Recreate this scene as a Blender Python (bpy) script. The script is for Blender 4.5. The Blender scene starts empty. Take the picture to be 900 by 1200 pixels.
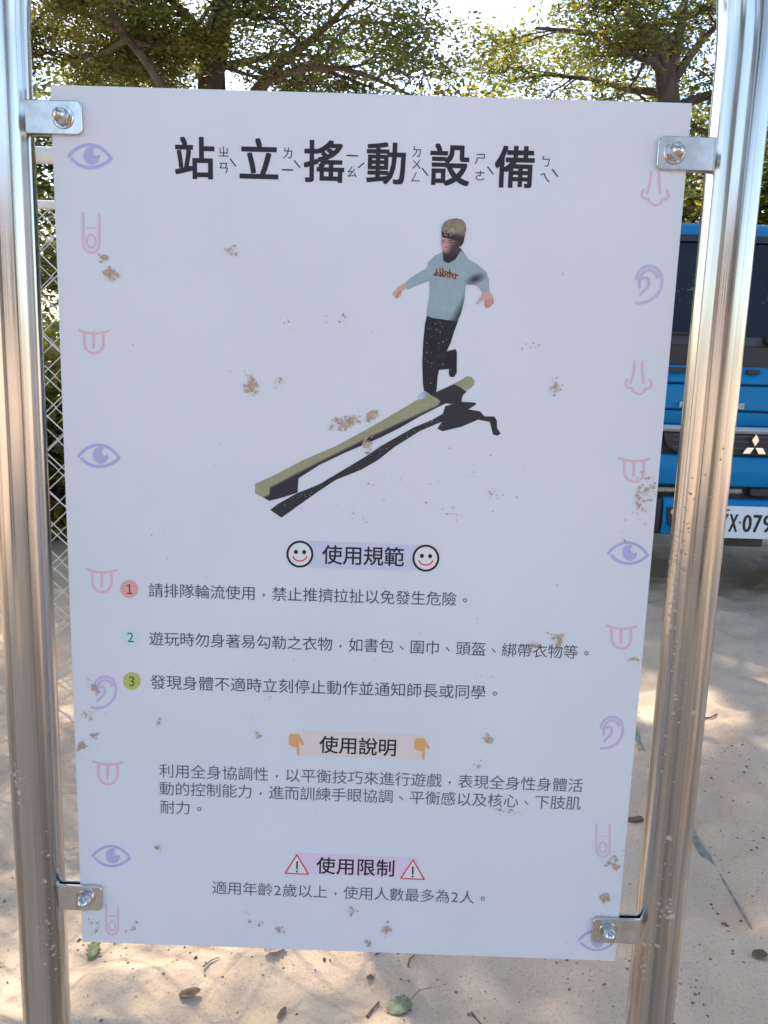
import bpy, bmesh, math, random
import numpy as np
from mathutils import Vector, Matrix, noise
from mathutils.geometry import delaunay_2d_cdt

R = math.radians
sc = bpy.context.scene
COL = sc.collection
random.seed(7)

# ------------------------------------------------------------------ camera
FPX = 1000.0                       # focal length in pixels of the 900 x 1200 photograph
PITCH, ROLL, YAW = .1823, .0311, -.0074
CAM = Vector((.0312, -.8553, 1.0811))
FW = Vector((math.sin(YAW) * math.cos(PITCH), math.cos(YAW) * math.cos(PITCH), -math.sin(PITCH)))
R0 = Vector((math.cos(YAW), -math.sin(YAW), 0)); U0 = R0.cross(FW)
RT = R0 * math.cos(ROLL) + U0 * math.sin(ROLL)
UP = U0 * math.cos(ROLL) - R0 * math.sin(ROLL)
cd = bpy.data.cameras.new('camera'); cam = bpy.data.objects.new('camera', cd); COL.objects.link(cam)
cd.sensor_fit = 'VERTICAL'; cd.sensor_height = 36; cd.lens = 36 * FPX / 1200
cd.clip_start = .02; cd.clip_end = 2000
M = Matrix((RT, UP, -FW)).transposed().to_4x4(); M.translation = CAM
cam.matrix_world = M
sc.camera = cam

# ------------------------------------------------------------------ light
SUN_DIR = Vector((-.30, .58, .76)).normalized()      # from the ground towards the sun
elev = math.asin(SUN_DIR.z); azim = math.atan2(SUN_DIR.x, SUN_DIR.y)
w = bpy.data.worlds.new('World'); sc.world = w; w.use_nodes = True
nt = w.node_tree
sky = nt.nodes.new('ShaderNodeTexSky'); sky.sky_type = 'NISHITA'; sky.sun_disc = False
sky.sun_elevation = elev; sky.sun_rotation = azim; sky.dust_density = 1.5; sky.air_density = 1.0
nt.links.new(sky.outputs[0], nt.nodes['Background'].inputs[0])
nt.nodes['Background'].inputs[1].default_value = .15
sl = bpy.data.lights.new('sun', 'SUN'); sl.energy = 2.5; sl.angle = R(.55); sl.color = (1, .90, .76)
so = bpy.data.objects.new('sun', sl); COL.objects.link(so)
so.rotation_euler = (-SUN_DIR).to_track_quat('-Z', 'Y').to_euler()
sc.view_settings.view_transform = 'Standard'; sc.view_settings.look = 'None'
sc.view_settings.gamma = 1; sc.view_settings.use_curve_mapping = False
sc.view_settings.exposure = 1.72
sc.cycles.max_bounces = 8; sc.cycles.transparent_max_bounces = 8; sc.cycles.use_denoising = True
sc.cycles.sample_clamp_indirect = 6

# ------------------------------------------------------------------ helpers
def ray(x, y): return FW + RT * ((x - 450) / FPX) - UP * ((y - 600) / FPX)
def at(x, y, Y):                    # photograph pixel -> point on the upright plane at depth Y
    d = ray(x, y); return CAM + d * ((Y - CAM.y) / d.y)
def on_ground(x, y, z=0.0):
    d = ray(x, y); return CAM + d * ((z - CAM.z) / d.z)
def lin(c):
    c = c / 255.0
    return c / 12.92 if c <= .04045 else ((c + .055) / 1.055) ** 2.4

def tag(o, label=None, cat=None, group=None, kind=None):
    if label: o['label'] = label
    if cat: o['category'] = cat
    if group: o['group'] = group
    if kind: o['kind'] = kind
    return o
def empty(name, loc=(0, 0, 0)):
    o = bpy.data.objects.new(name, None); COL.objects.link(o); o.location = loc; o.empty_display_size = .1
    return o

class MB:
    """collects shapes into one mesh"""
    def __init__(s): s.v = []; s.f = []; s.c = None
    def add(s, vs, fs):
        n = len(s.v); s.v += [tuple(p) for p in vs]; s.f += [tuple(i + n for i in f) for f in fs]
    def box(s, a, b):
        (x0, y0, z0), (x1, y1, z1) = a, b
        s.add([(x0, y0, z0), (x1, y0, z0), (x1, y1, z0), (x0, y1, z0), (x0, y0, z1), (x1, y0, z1), (x1, y1, z1), (x0, y1, z1)],
              [(3, 2, 1, 0), (4, 5, 6, 7), (0, 1, 5, 4), (1, 2, 6, 5), (2, 3, 7, 6), (3, 0, 4, 7)])
    def tube(s, pts, r, n=10, cap=True):
        pts = [Vector(p) for p in pts]; m = len(pts)
        rr = r if hasattr(r, '__len__') else [r] * m
        t = (pts[1] - pts[0]).normalized()
        a = t.orthogonal().normalized(); rings = []
        for i, p in enumerate(pts):
            t2 = (pts[min(i + 1, m - 1)] - pts[max(i - 1, 0)]).normalized()
            q = t.rotation_difference(t2); a = (q @ a).normalized(); t = t2
            b = t.cross(a)
            rings.append([p + (a * math.cos(k * 2 * math.pi / n) + b * math.sin(k * 2 * math.pi / n)) * rr[i] for k in range(n)])
        vs = [p for g in rings for p in g]; fs = []
        for i in range(m - 1):
            for k in range(n):
                k2 = (k + 1) % n
                fs.append((i * n + k, i * n + k2, (i + 1) * n + k2, (i + 1) * n + k))
        if cap:
            fs.append(tuple(range(n - 1, -1, -1))); fs.append(tuple((m - 1) * n + k for k in range(n)))
        s.add(vs, fs)
    def prism(s, poly, axis, d0, d1):
        """extrude a 2-d outline along an axis (0 x, 1 y, 2 z)"""
        n = len(poly)
        def P(q, d):
            return ((d, q[0], q[1]), (q[0], d, q[1]), (q[0], q[1], d))[axis]
        vs = [P(q, d0) for q in poly] + [P(q, d1) for q in poly]
        fs = [tuple(range(n)), tuple(range(2 * n - 1, n - 1, -1))]
        fs += [(i, i + n, (i + 1) % n + n, (i + 1) % n) for i in range(n)]
        s.add(vs, fs)
    def lathe(s, prof, c, axis='y', n=24):
        vs = []; fs = []
        for (r, h) in prof:
            for k in range(n):
                a = k * 2 * math.pi / n; u, v = r * math.cos(a), r * math.sin(a)
                vs.append((c[0] + u, c[1] + h, c[2] + v) if axis == 'y' else ((c[0] + h, c[1] + u, c[2] + v) if axis == 'x' else (c[0] + u, c[1] + v, c[2] + h)))
        for i in range(len(prof) - 1):
            for k in range(n):
                k2 = (k + 1) % n
                fs.append((i * n + k, i * n + k2, (i + 1) * n + k2, (i + 1) * n + k))
        fs.append(tuple(range(n))); fs.append(tuple((len(prof) - 1) * n + k for k in range(n - 1, -1, -1)))
        s.add(vs, fs)
    def build(s, name, mat, parent=None, smooth=False, bevel=0, fix=True, ang=40):
        me = bpy.data.meshes.new(name)
        me.from_pydata([tuple(p) for p in s.v], [], s.f)
        if fix:
            bm = bmesh.new(); bm.from_mesh(me); bmesh.ops.recalc_face_normals(bm, faces=bm.faces); bm.to_mesh(me); bm.free()
        me.materials.append(mat)
        o = bpy.data.objects.new(name, me); COL.objects.link(o)
        if parent: o.parent = parent
        if bevel:
            b = o.modifiers.new('bevel', 'BEVEL'); b.width = bevel; b.segments = 2; b.limit_method = 'ANGLE'; b.angle_limit = R(35)
        if smooth or bevel:
            me.polygons.foreach_set('use_smooth', [True] * len(me.polygons))
            me.set_sharp_from_angle(angle=R(ang))
        return o

def quick_mesh(name, V, F, mat, parent=None, colors=None, smooth=False):
    """numpy verts (n,3) and equal-size faces (m,k)"""
    me = bpy.data.meshes.new(name); n, (m, k) = len(V), F.shape
    me.vertices.add(n); me.vertices.foreach_set('co', V.astype(np.float32).ravel())
    me.loops.add(m * k); me.loops.foreach_set('vertex_index', F.astype(np.int32).ravel())
    me.polygons.add(m); me.polygons.foreach_set('loop_start', np.arange(0, m * k, k, dtype=np.int32))
    me.update(calc_edges=True)
    if smooth: me.polygons.foreach_set('use_smooth', [True] * m)
    me.materials.append(mat)
    o = bpy.data.objects.new(name, me); COL.objects.link(o)
    if parent: o.parent = parent
    return o

# ------------------------------------------------------------------ materials
def mat(name, col, rough=.5, metal=0, spec=.5, var=0, vscale=8, bump=0, bscale=60, coat=0, stretch=None, var_col=None):
    m = bpy.data.materials.new(name); m.use_nodes = True; t = m.node_tree; p = t.nodes['Principled BSDF']
    p.inputs['Base Color'].default_value = (*col, 1); p.inputs['Roughness'].default_value = rough
    p.inputs['Metallic'].default_value = metal; p.inputs['Specular IOR Level'].default_value = spec
    p.inputs['Coat Weight'].default_value = coat; p.inputs['Coat Roughness'].default_value = .06
    tc = t.nodes.new('ShaderNodeTexCoord'); mp = t.nodes.new('ShaderNodeMapping')
    t.links.new(tc.outputs['Object'], mp.inputs['Vector'])
    if stretch: mp.inputs['Scale'].default_value = stretch
    if var:
        n = t.nodes.new('ShaderNodeTexNoise'); n.inputs['Scale'].default_value = vscale; n.inputs['Detail'].default_value = 6
        t.links.new(mp.outputs[0], n.inputs['Vector'])
        mx = t.nodes.new('ShaderNodeMix'); mx.data_type = 'RGBA'
        c2 = var_col or tuple(x * (1 - var) for x in col)
        c1 = col if var_col else tuple(min(1, x * (1 + var)) for x in col)
        mx.inputs['A'].default_value = (*c1, 1); mx.inputs['B'].default_value = (*c2, 1)
        cr = t.nodes.new('ShaderNodeMapRange'); cr.inputs['From Min'].default_value = .3; cr.inputs['From Max'].default_value = .7
        t.links.new(n.outputs['Fac'], cr.inputs['Value']); t.links.new(cr.outputs[0], mx.inputs['Factor'])
        t.links.new(mx.outputs['Result'], p.inputs['Base Color'])
    if bump:
        n = t.nodes.new('ShaderNodeTexNoise'); n.inputs['Scale'].default_value = bscale; n.inputs['Detail'].default_value = 5
        t.links.new(mp.outputs[0], n.inputs['Vector'])
        b = t.nodes.new('ShaderNodeBump'); b.inputs['Strength'].default_value = bump; b.inputs['Distance'].default_value = .01
        t.links.new(n.outputs['Fac'], b.inputs['Height']); t.links.new(b.outputs[0], p.inputs['Normal'])
    return m

def leaf_mat(name, dark, light, trans=.5):
    m = bpy.data.materials.new(name); m.use_nodes = True; t = m.node_tree
    for n in list(t.nodes): t.nodes.remove(n)
    out = t.nodes.new('ShaderNodeOutputMaterial'); geo = t.nodes.new('ShaderNodeNewGeometry')
    tc = t.nodes.new('ShaderNodeTexCoord'); nz = t.nodes.new('ShaderNodeTexNoise'); nz.inputs['Scale'].default_value = .9
    t.links.new(tc.outputs['Object'], nz.inputs['Vector'])
    ad = t.nodes.new('ShaderNodeMath'); ad.operation = 'MULTIPLY_ADD'; ad.inputs[1].default_value = .55; 
    t.links.new(geo.outputs['Random Per Island'], ad.inputs[0]); t.links.new(nz.outputs['Fac'], ad.inputs[2])
    mr = t.nodes.new('ShaderNodeMapRange'); mr.inputs['From Min'].default_value = .45; mr.inputs['From Max'].default_value = 1.05
    t.links.new(ad.outputs[0], mr.inputs['Value'])
    mx = t.nodes.new('ShaderNodeMix'); mx.data_type = 'RGBA'
    mx.inputs['A'].default_value = (*dark, 1); mx.inputs['B'].default_value = (*light, 1)
    t.links.new(mr.outputs[0], mx.inputs['Factor'])
    d = t.nodes.new('ShaderNodeBsdfDiffuse'); tr = t.nodes.new('ShaderNodeBsdfTranslucent')
    hs = t.nodes.new('ShaderNodeHueSaturation'); hs.inputs['Value'].default_value = 3.4; hs.inputs['Saturation'].default_value = 1.1; hs.inputs['Hue'].default_value = .485
    t.links.new(mx.outputs['Result'], d.inputs[0]); t.links.new(mx.outputs['Result'], hs.inputs['Color']); t.links.new(hs.outputs[0], tr.inputs[0])
    ms = t.nodes.new('ShaderNodeMixShader'); ms.inputs[0].default_value = trans
    t.links.new(d.outputs[0], ms.inputs[1]); t.links.new(tr.outputs[0], ms.inputs[2])
    gl = t.nodes.new('ShaderNodeBsdfGlossy'); gl.inputs['Roughness'].default_value = .4
    m2 = t.nodes.new('ShaderNodeMixShader'); m2.inputs[0].default_value = .05
    t.links.new(ms.outputs[0], m2.inputs[1]); t.links.new(gl.outputs[0], m2.inputs[2])
    t.links.new(m2.outputs[0], out.inputs[0])
    return m

def steel_mat():
    m = bpy.data.materials.new('stainless_steel'); m.use_nodes = True; t = m.node_tree; p = t.nodes['Principled BSDF']
    p.inputs['Metallic'].default_value = 1; p.inputs['Base Color'].default_value = (.72, .665, .60, 1)
    tc = t.nodes.new('ShaderNodeTexCoord'); mp = t.nodes.new('ShaderNodeMapping'); mp.inputs['Scale'].default_value = (1, 1, .004)
    t.links.new(tc.outputs['Object'], mp.inputs['Vector'])
    n = t.nodes.new('ShaderNodeTexNoise'); n.inputs['Scale'].default_value = 85; n.inputs['Detail'].default_value = 1.2
    t.links.new(mp.outputs[0], n.inputs['Vector'])
    b = t.nodes.new('ShaderNodeBump'); b.inputs['Strength'].default_value = 1.0; b.inputs['Distance'].default_value = .0027
    t.links.new(n.outputs['Fac'], b.inputs['Height']); t.links.new(b.outputs[0], p.inputs['Normal'])
    n3 = t.nodes.new('ShaderNodeTexNoise'); n3.inputs['Scale'].default_value = 120; n3.inputs['Detail'].default_value = 2
    t.links.new(mp.outputs[0], n3.inputs['Vector'])
    cr = t.nodes.new('ShaderNodeValToRGB'); cr.color_ramp.elements[0].position = .36; cr.color_ramp.elements[0].color = (.34, .325, .305, 1)
    cr.color_ramp.elements[1].position = .58; cr.color_ramp.elements[1].color = (.61, .585, .555, 1)
    t.links.new(n3.outputs['Fac'], cr.inputs[0]); t.links.new(cr.outputs[0], p.inputs['Base Color'])
    n2 = t.nodes.new('ShaderNodeTexNoise'); n2.inputs['Scale'].default_value = 25; n2.inputs['Detail'].default_value = 5
    t.links.new(tc.outputs['Object'], n2.inputs['Vector'])
    mr = t.nodes.new('ShaderNodeMapRange'); mr.inputs['To Min'].default_value = .10; mr.inputs['To Max'].default_value = .24
    t.links.new(n2.outputs['Fac'], mr.inputs['Value']); t.links.new(mr.outputs[0], p.inputs['Roughness'])
    return m

def sand_mat():
    m = bpy.data.materials.new('sand'); m.use_nodes = True; t = m.node_tree; p = t.nodes['Principled BSDF']
    p.inputs['Roughness'].default_value = .95; p.inputs['Specular IOR Level'].default_value = .15
    tc = t.nodes.new('ShaderNodeTexCoord')
    def nz(s, d=6):
        n = t.nodes.new('ShaderNodeTexNoise'); n.inputs['Scale'].default_value = s; n.inputs['Detail'].default_value = d
        t.links.new(tc.outputs['Object'], n.inputs['Vector']); return n
    big = nz(1.3); mid = nz(14); fine = nz(700, 2); grit = nz(190, 3)
    r1 = t.nodes.new('ShaderNodeValToRGB'); e = r1.color_ramp.elements
    e[0].position = .3; e[0].color = (.585, .43, .30, 1); e[1].position = .72; e[1].color = (.75, .57, .415, 1)
    ad = t.nodes.new('ShaderNodeMath'); ad.operation = 'MULTIPLY_ADD'; ad.inputs[1].default_value = .35
    t.links.new(mid.outputs['Fac'], ad.inputs[0])
    sb = t.nodes.new('ShaderNodeMath'); sb.operation = 'MULTIPLY'; sb.inputs[1].default_value = .65
    t.links.new(big.outputs['Fac'], sb.inputs[0]); t.links.new(sb.outputs[0], ad.inputs[2]); t.links.new(ad.outputs[0], r1.inputs[0])
    gr = t.nodes.new('ShaderNodeMapRange'); gr.inputs['From Min'].default_value = .28; gr.inputs['From Max'].default_value = .46
    gr.inputs['To Min'].default_value = .55; gr.inputs['To Max'].default_value = 1
    t.links.new(grit.outputs['Fac'], gr.inputs['Value'])
    mu = t.nodes.new('ShaderNodeMix'); mu.data_type = 'RGBA'; mu.blend_type = 'MULTIPLY'; mu.inputs['Factor'].default_value = .55
    t.links.new(r1.outputs[0], mu.inputs['A']); t.links.new(gr.outputs[0], mu.inputs['B']); t.links.new(mu.outputs['Result'], p.inputs['Base Color'])
    hs = t.nodes.new('ShaderNodeMath'); hs.operation = 'MULTIPLY_ADD'; hs.inputs[1].default_value = .12
    t.links.new(fine.outputs['Fac'], hs.inputs[0]); t.links.new(mid.outputs['Fac'], hs.inputs[2])
    b = t.nodes.new('ShaderNodeBump'); b.inputs['Strength'].default_value = .9; b.inputs['Distance'].default_value = .024
    t.links.new(hs.outputs[0], b.inputs['Height']); t.links.new(b.outputs[0], p.inputs['Normal'])
    return m

def glass_mat(name, tint=(.55, .62, .62)):
    m = bpy.data.materials.new(name); m.use_nodes = True; t = m.node_tree
    for n in list(t.nodes): t.nodes.remove(n)
    out = t.nodes.new('ShaderNodeOutputMaterial'); g = t.nodes.new('ShaderNodeBsdfGlossy'); g.inputs['Roughness'].default_value = .03
    tr = t.nodes.new('ShaderNodeBsdfTransparent'); tr.inputs[0].default_value = (*tint, 1)
    fr = t.nodes.new('ShaderNodeFresnel'); fr.inputs[0].default_value = 1.52
    ms = t.nodes.new('ShaderNodeMixShader'); t.links.new(fr.outputs[0], ms.inputs[0])
    t.links.new(tr.outputs[0], ms.inputs[1]); t.links.new(g.outputs[0], ms.inputs[2]); t.links.new(ms.outputs[0], out.inputs[0])
    return m

STEEL = steel_mat(); SAND = sand_mat()
BARK = mat('bark', (.075, .058, .045), .9, var=.5, vscale=14, bump=.9, bscale=30, stretch=(1, 1, .3))
WHITE_PAINT = mat('white_fence_paint', (.72, .71, .67), .5, var=.12, vscale=20)
WIRE = mat('galvanised_wire', (.62, .60, .56), .5, metal=.25)
VINYL = mat('white_printed_vinyl', (.775, .79, .85), .36, var=.03, vscale=5, bump=.03, bscale=7)
ALU = mat('aluminium_back', (.5, .5, .5), .4, metal=1)
MUD = mat('dried_mud', (.66, .50, .38), .95, var_col=(.42, .30, .215), var=.25, vscale=220)

# ------------------------------------------------------------------ ground
def relief(x, y):
    v = Vector((x, y, 0))
    h = .024 * noise.noise(v * 1.9) + .022 * noise.noise(v * 4.6 + Vector((3, 9, 1))) + .013 * noise.noise(v * 10) * (1 + noise.noise(v * 2.2)) + .005 * noise.noise(v * 23)
    near = max(0, 1 - max(0, math.hypot(x - .2, y - 1.2) - 4) / 6)
    return h * 1.45 * (.15 + .85 * near)
fx = np.arange(-2.2, 2.6, .018); fy = np.arange(-.3, 3.4, .018)
gx = np.concatenate([[-400, -150, -60, -30, -15, -9], np.arange(-6, -2.2, .2), fx, np.arange(2.65, 6, .2), [8, 15, 30, 60, 150, 400]])
gy = np.concatenate([[-400, -150, -60, -30, -15, -8], np.arange(-5, -.3, .2), fy, np.arange(3.5, 9, .2), [12, 16, 22, 40, 80, 160, 400]])
V = np.array([(x, y, relief(x, y) if abs(x) < 14 and abs(y) < 14 else 0) for y in gy for x in gx])
nx = len(gx); I = np.arange(len(gy) - 1)[:, None] * nx + np.arange(nx - 1)[None, :]
F = np.stack([I, I + 1, I + nx + 1, I + nx], -1).reshape(-1, 4)
tag(quick_mesh('sand_ground', V, F, SAND, smooth=True), kind='structure')

# ------------------------------------------------------------------ trees
def make_leaves(name, pts, n, size, sig, mat_, parent, seed, flat=.35, aspect=.42):
    rg = np.random.default_rng(seed)
    P = np.array([tuple(p) for p in pts]); c = P[rg.integers(0, len(P), n)]
    c = c + rg.normal(0, 1, (n, 3)) * np.array(sig)
    a = rg.normal(0, 1, (n, 3)); a[:, 2] *= flat; a /= np.linalg.norm(a, axis=1, keepdims=True)
    nn = rg.normal(0, 1, (n, 3)) * np.array([.55, .55, .3]) + np.array([0, 0, 1.0])
    b = np.cross(nn, a); b /= np.linalg.norm(b, axis=1, keepdims=True)
    L = (size * rg.uniform(.6, 1.35, n))[:, None]; W = L * aspect
    V = np.stack([c - a * L / 2, c + b * W / 2 - a * L * .06, c + a * L / 2, c - b * W / 2 - a * L * .06], 1).reshape(-1, 3)
    F = np.arange(4 * n).reshape(n, 4)
    return quick_mesh(name, V, F, mat_, parent)

def limb_path(p, d, L, rg, n=6, wob=.12, droop=0.0):
    pts = [Vector(p)]; d = Vector(d).normalized()
    for i in range(n):
        d = (d + Vector((rg.gauss(0, wob), rg.gauss(0, wob), rg.gauss(0, wob * .7) - droop))).normalized()
        pts.append(pts[-1] + d * (L / n))
    return pts

def grow(mb, path, r, rg, level, leafpts, dens=1.0, droop=.03):
    m = len(path)
    rr = [r * (1 - .75 * i / (m - 1)) for i in range(m)]
    mb.tube(path, rr, 7 if level == 0 else (5 if level == 1 else 4), cap=False)
    L = sum((path[i + 1] - path[i]).length for i in range(m - 1))
    if level >= 2:
        leafpts += path[1:]; return
    k = int((5 + L * (2.2 if level == 0 else 4.5)) * dens)
    for j in range(k):
        t = rg.uniform(.22, 1.0) * (m - 1); i = min(int(t), m - 2); q = path[i].lerp(path[i + 1], t - i)
        d = (path[i + 1] - path[i]).normalized()
        side = Vector((rg.gauss(0, 1), rg.gauss(0, 1), rg.gauss(.05, .35)))
        side = (side - d * side.dot(d)); side = side.normalized() if side.length > 1e-4 else d
        nd = (d * rg.uniform(.3, .9) + side * 1.0); nd.z *= .5; nd = nd.normalized()
        l2 = L * rg.uniform(.22, .42) if level == 0 else rg.uniform(.25, .55)
        grow(mb, limb_path(q, nd, l2, rg, 5 if level == 0 else 3, .16, droop), r * (1 - .75 * t / (m - 1)) * .5 if level == 0 else max(.004, r * .4), rg, level + 1, leafpts, dens, droop)

def tree(name, label, base, trunk, limbs, n_leaf, size, leafm, seed, r0, sig=(.10, .10, .04), dens=1.0, group=None, aspect=.42, droop=.03):
    rg = random.Random(seed); root = empty(name, base); tag(root, label, 'tree', group)
    b = Vector(base); mb = MB(); lp = []
    tp = [Vector(p) - b for p in trunk]; m = len(tp)
    mb.tube(tp, [r0 * (1.25 if i == 0 else 1) * (1 - .35 * i / (m - 1)) for i in range(m)], 12)
    for (pts, r) in limbs:
        grow(mb, [Vector(p) - b for p in pts], r, rg, 0, lp, dens, droop)
    mb.build('trunk', BARK, root, smooth=True, fix=False)
    make_leaves('crown', lp, n_leaf, size, sig, leafm, root, seed, aspect=aspect)
    return root

def auto_limbs(p, n, L, rg, elev=(15, 50), z=(0, .8), r=.06):
    out = []
    for i in range(n):
        a = i * 2 * math.pi / n + rg.uniform(-.4, .4); e = R(rg.uniform(*elev)); l = L * rg.uniform(.7, 1.15)
        d = Vector((math.cos(a) * math.cos(e), math.sin(a) * math.cos(e), math.sin(e)))
        out.append((limb_path(Vector(p) + Vector((0, 0, rg.uniform(*z))), d, l, rg, 7, .1, .015), r * rg.uniform(.7, 1.1)))
    return out

LEAF_A = leaf_mat('leaf_green', (.035, .052, .016), (.11, .12, .03))
LEAF_B = leaf_mat('leaf_olive', (.035, .048, .014), (.13, .13, .03))
LEAF_Y = leaf_mat('leaf_yellow_green', (.05, .075, .015), (.19, .17, .035))
LEAF_D = leaf_mat('leaf_dark', (.02, .034, .013), (.06, .08, .024))

def pxpath(lst): return [at(*q) for q in lst]
YA = 7.2
A0 = at(248, 100, YA); A0.z = 0; A0.x = at(248, 100, YA).x - .1
forkA = at(248, 66, YA)
rgA = random.Random(11)
limA = [
    (pxpath([(248, 75, YA), (238, 45, YA - .1), (222, 22, YA - .2), (203, 2, YA - .4), (180, -30, YA - .8), (150, -60, YA - 1.3)]), .06),
    (pxpath([(250, 70, YA), (257, 30, YA), (262, 5, YA + .1), (268, -40, YA + .2), (270, -110, YA + .3)]), .13),
    (pxpath([(285, 130, YA), (303, 103, YA - .2), (330, 72, YA - .4), (358, 52, YA - .7), (388, 26, YA - .9), (418, -6, YA - 1.2)]), .06),
    (pxpath([(290, 122, YA - .1), (318, 92, YA - .5), (360, 80, YA - .8), (402, 80, YA - 1.0), (440, 92, YA - 1.3), (482, 112, YA - 1.5)]), .038),
    (pxpath([(248, 75, YA), (262, 78, YA + .2), (300, 70, YA + .5), (345, 62, YA + .9), (380, 30, YA + 1.4)]), .05),
    (pxpath([(244, 66, YA), (225, 62, YA), (205, 48, YA + .3), (182, 40, YA + .6), (150, 42, YA + 1.0)]), .035),
]
for a in range(7):
    an = a * .9 + .3; e = R(rgA.uniform(20, 55))
    limA.append((limb_path(forkA + Vector((0, 0, rgA.uniform(.6, 1.6))), (math.cos(an) * math.cos(e), math.sin(an) * math.cos(e), math.sin(e)), rgA.uniform(2.2, 3.6) * (.5 if math.cos(an) > .1 else 1), rgA, 7, .1, .01), .07))
for ax, L in ((-.75, 4.2), (-.35, 5.2), (0.02, 5.6), (.35, 5.4), (.75, 4.6), (1.2, 4.0)):  # forward limbs above the frame, added to shade the sand
    limA.append((limb_path(forkA + Vector((0, 0, 1.25 + .3 * rgA.random())), (ax, -1, .56 * math.hypot(ax, 1)), L, rgA, 9, .08, .03), .075))
tree('shade_tree', 'spreading shade tree with a forked dark trunk rising behind the left half of the sign', tuple(A0),
     [A0, A0 + Vector((.02, .02, 1.4)), at(249, 130, YA), at(248, 90, YA), at(249, 62, YA)], limA, 150000, .05, LEAF_A, 3, .16, group='trees around the sand lot')

YC = 6.2
C0 = at(196, 112, YC); C0.z = 0; C0.x += .35
rgC = random.Random(5)
limC = [
    (pxpath([(190, 100, YC), (168, 68, YC), (143, 38, YC), (112, 22, YC + .1), (73, 4, YC + .2), (20, -25, YC + .4), (-30, -60, YC + .6)]), .036),
    (pxpath([(150, 45, YC), (125, 62, YC + .3), (95, 66, YC + .6), (60, 70, YC + .9), (10, 60, YC + 1.3)]), .03),
    (pxpath([(143, 38, YC), (128, 10, YC - .2), (118, -30, YC - .5)]), .04),
    (pxpath([(150, 48, YC), (185, 55, YC + .3), (215, 72, YC + .6)]), .022),
]
tree('leaning_tree', 'thin tree leaning left with feathery branches behind the upper left corner of the sign', tuple(C0),
     [C0, C0 + Vector((-.05, 0, 1.2)), at(202, 118, YC), at(190, 100, YC)], limC, 36000, .046, LEAF_B, 8, .045, group='trees around the sand lot')

YB = 7.6
B0 = at(786, 110, YB); B0.z = 0
rgB = random.Random(21)
limB = [
    (pxpath([(783, 120, YB), (778, 80, YB), (772, 55, YB), (757, 36, YB - .1), (735, 14, YB - .2), (705, -20, YB - .4)]), .10),
    (pxpath([(780, 90, YB), (792, 55, YB), (800, 20, YB + .1), (806, -30, YB + .2)]), .08),
    (pxpath([(776, 85, YB), (765, 72, YB - .2), (733, 62, YB - .4), (700, 42, YB - .7), (665, 36, YB - .9), (628, 33, YB - 1.0)]), .045),
    (pxpath([(785, 100, YB), (805, 70, YB), (822, 48, YB + .1), (850, 20, YB + .3), (890, -10, YB + .5)]), .05),
    (pxpath([(785, 130, YB), (812, 118, YB + .1), (838, 108, YB + .1), (880, 85, YB + .3)]), .06),
    (pxpath([(783, 110, YB), (740, 105, YB + .4), (690, 92, YB + .8), (640, 88, YB + 1.1), (590, 95, YB + 1.4)]), .04),
    (pxpath([(788, 120, YB), (815, 150, YB - .1), (845, 165, YB - .2), (890, 190, YB - .3)]), .03),
]
for a in range(8):
    an = a * .8 + .1; e = R(rgB.uniform(20, 55))
    limB.append((limb_path(at(785, 40, YB) + Vector((0, 0, rgB.uniform(.3, 1.8))), (math.cos(an) * math.cos(e), math.sin(an) * math.cos(e), math.sin(e)), rgB.uniform(2.2, 3.6) * (.5 if math.cos(an) < -.1 else 1), rgB, 7, .1, .01), .07))
for ax, L in ((-1.3, 3.6), (-.8, 4.6), (-.3, 5.2), (.1, 5.0), (.5, 4.4)):  # overhead limbs put in out of view to keep sun off the lot
    limB.append((limb_path(at(785, 60, YB) + Vector((0, 0, 1.2 + .3 * rgB.random())), (ax, -1, .56 * math.hypot(ax, 1)), L, rgB, 9, .08, .03), .07))
tree('shade_tree', 'many-limbed tree behind the upper right corner of the sign and the blue truck', tuple(B0),
     [B0, B0 + Vector((0, 0, 1.4)), at(787, 140, YB), at(783, 105, YB), at(779, 75, YB)], limB, 130000, .05, LEAF_B, 4, .125, group='trees around the sand lot')

# trees that close off the lot further back
bg = [
    (-6.4, 10.5, 3.6, 3.0, LEAF_D, 'dark leafy tree far left behind the chain-link fence', 16000, 5),
    (-3.1, 13.0, 3.8, 2.8, LEAF_A, 'low green tree showing between the two left trunks', 14000, 6),
    (-.6, 16.0, 4.1, 2.8, LEAF_Y, 'distant yellow-green tree below the open patch of sky', 14000, 6),
    (1.9, 11.5, 3.3, 2.3, LEAF_Y, 'bright green bushy tree right of the open sky above the sign', 15000, 6),
    (4.0, 13.5, 4.0, 2.9, LEAF_B, 'yellowish tree in the gap left of the many-limbed trunk', 15000, 6),
    (6.6, 11.0, 3.4, 2.8, LEAF_A, 'green tree behind the right steel pole', 15000, 6),
    (-8.6, 15.0, 2.6, 3.0, LEAF_B, 'olive tree at the far left end of the lot', 14000, 6),
    (10.5, 14.0, 2.6, 3.0, LEAF_D, 'dark tree at the far right end of the lot', 14000, 6),
]
for i, (x, y, h, L, lm, lab, n, k) in enumerate(bg):
    rg = random.Random(40 + i)
    p = Vector((x, y, 0))
    tree('background_tree', lab, tuple(p), [p, p + Vector((.03, .02, h * .5)), p + Vector((.0, .05, h)), p + Vector((.04, 0, h + .9))],
         auto_limbs(p + Vector((0, 0, h * .45)), 13, L, rg, (-12, 66), (0, 1.6), .06), int(n * 2.6), .11, lm, 60 + i, .12, (.24, .24, .16), 1.0, 'trees closing off the lot', .5)

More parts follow.
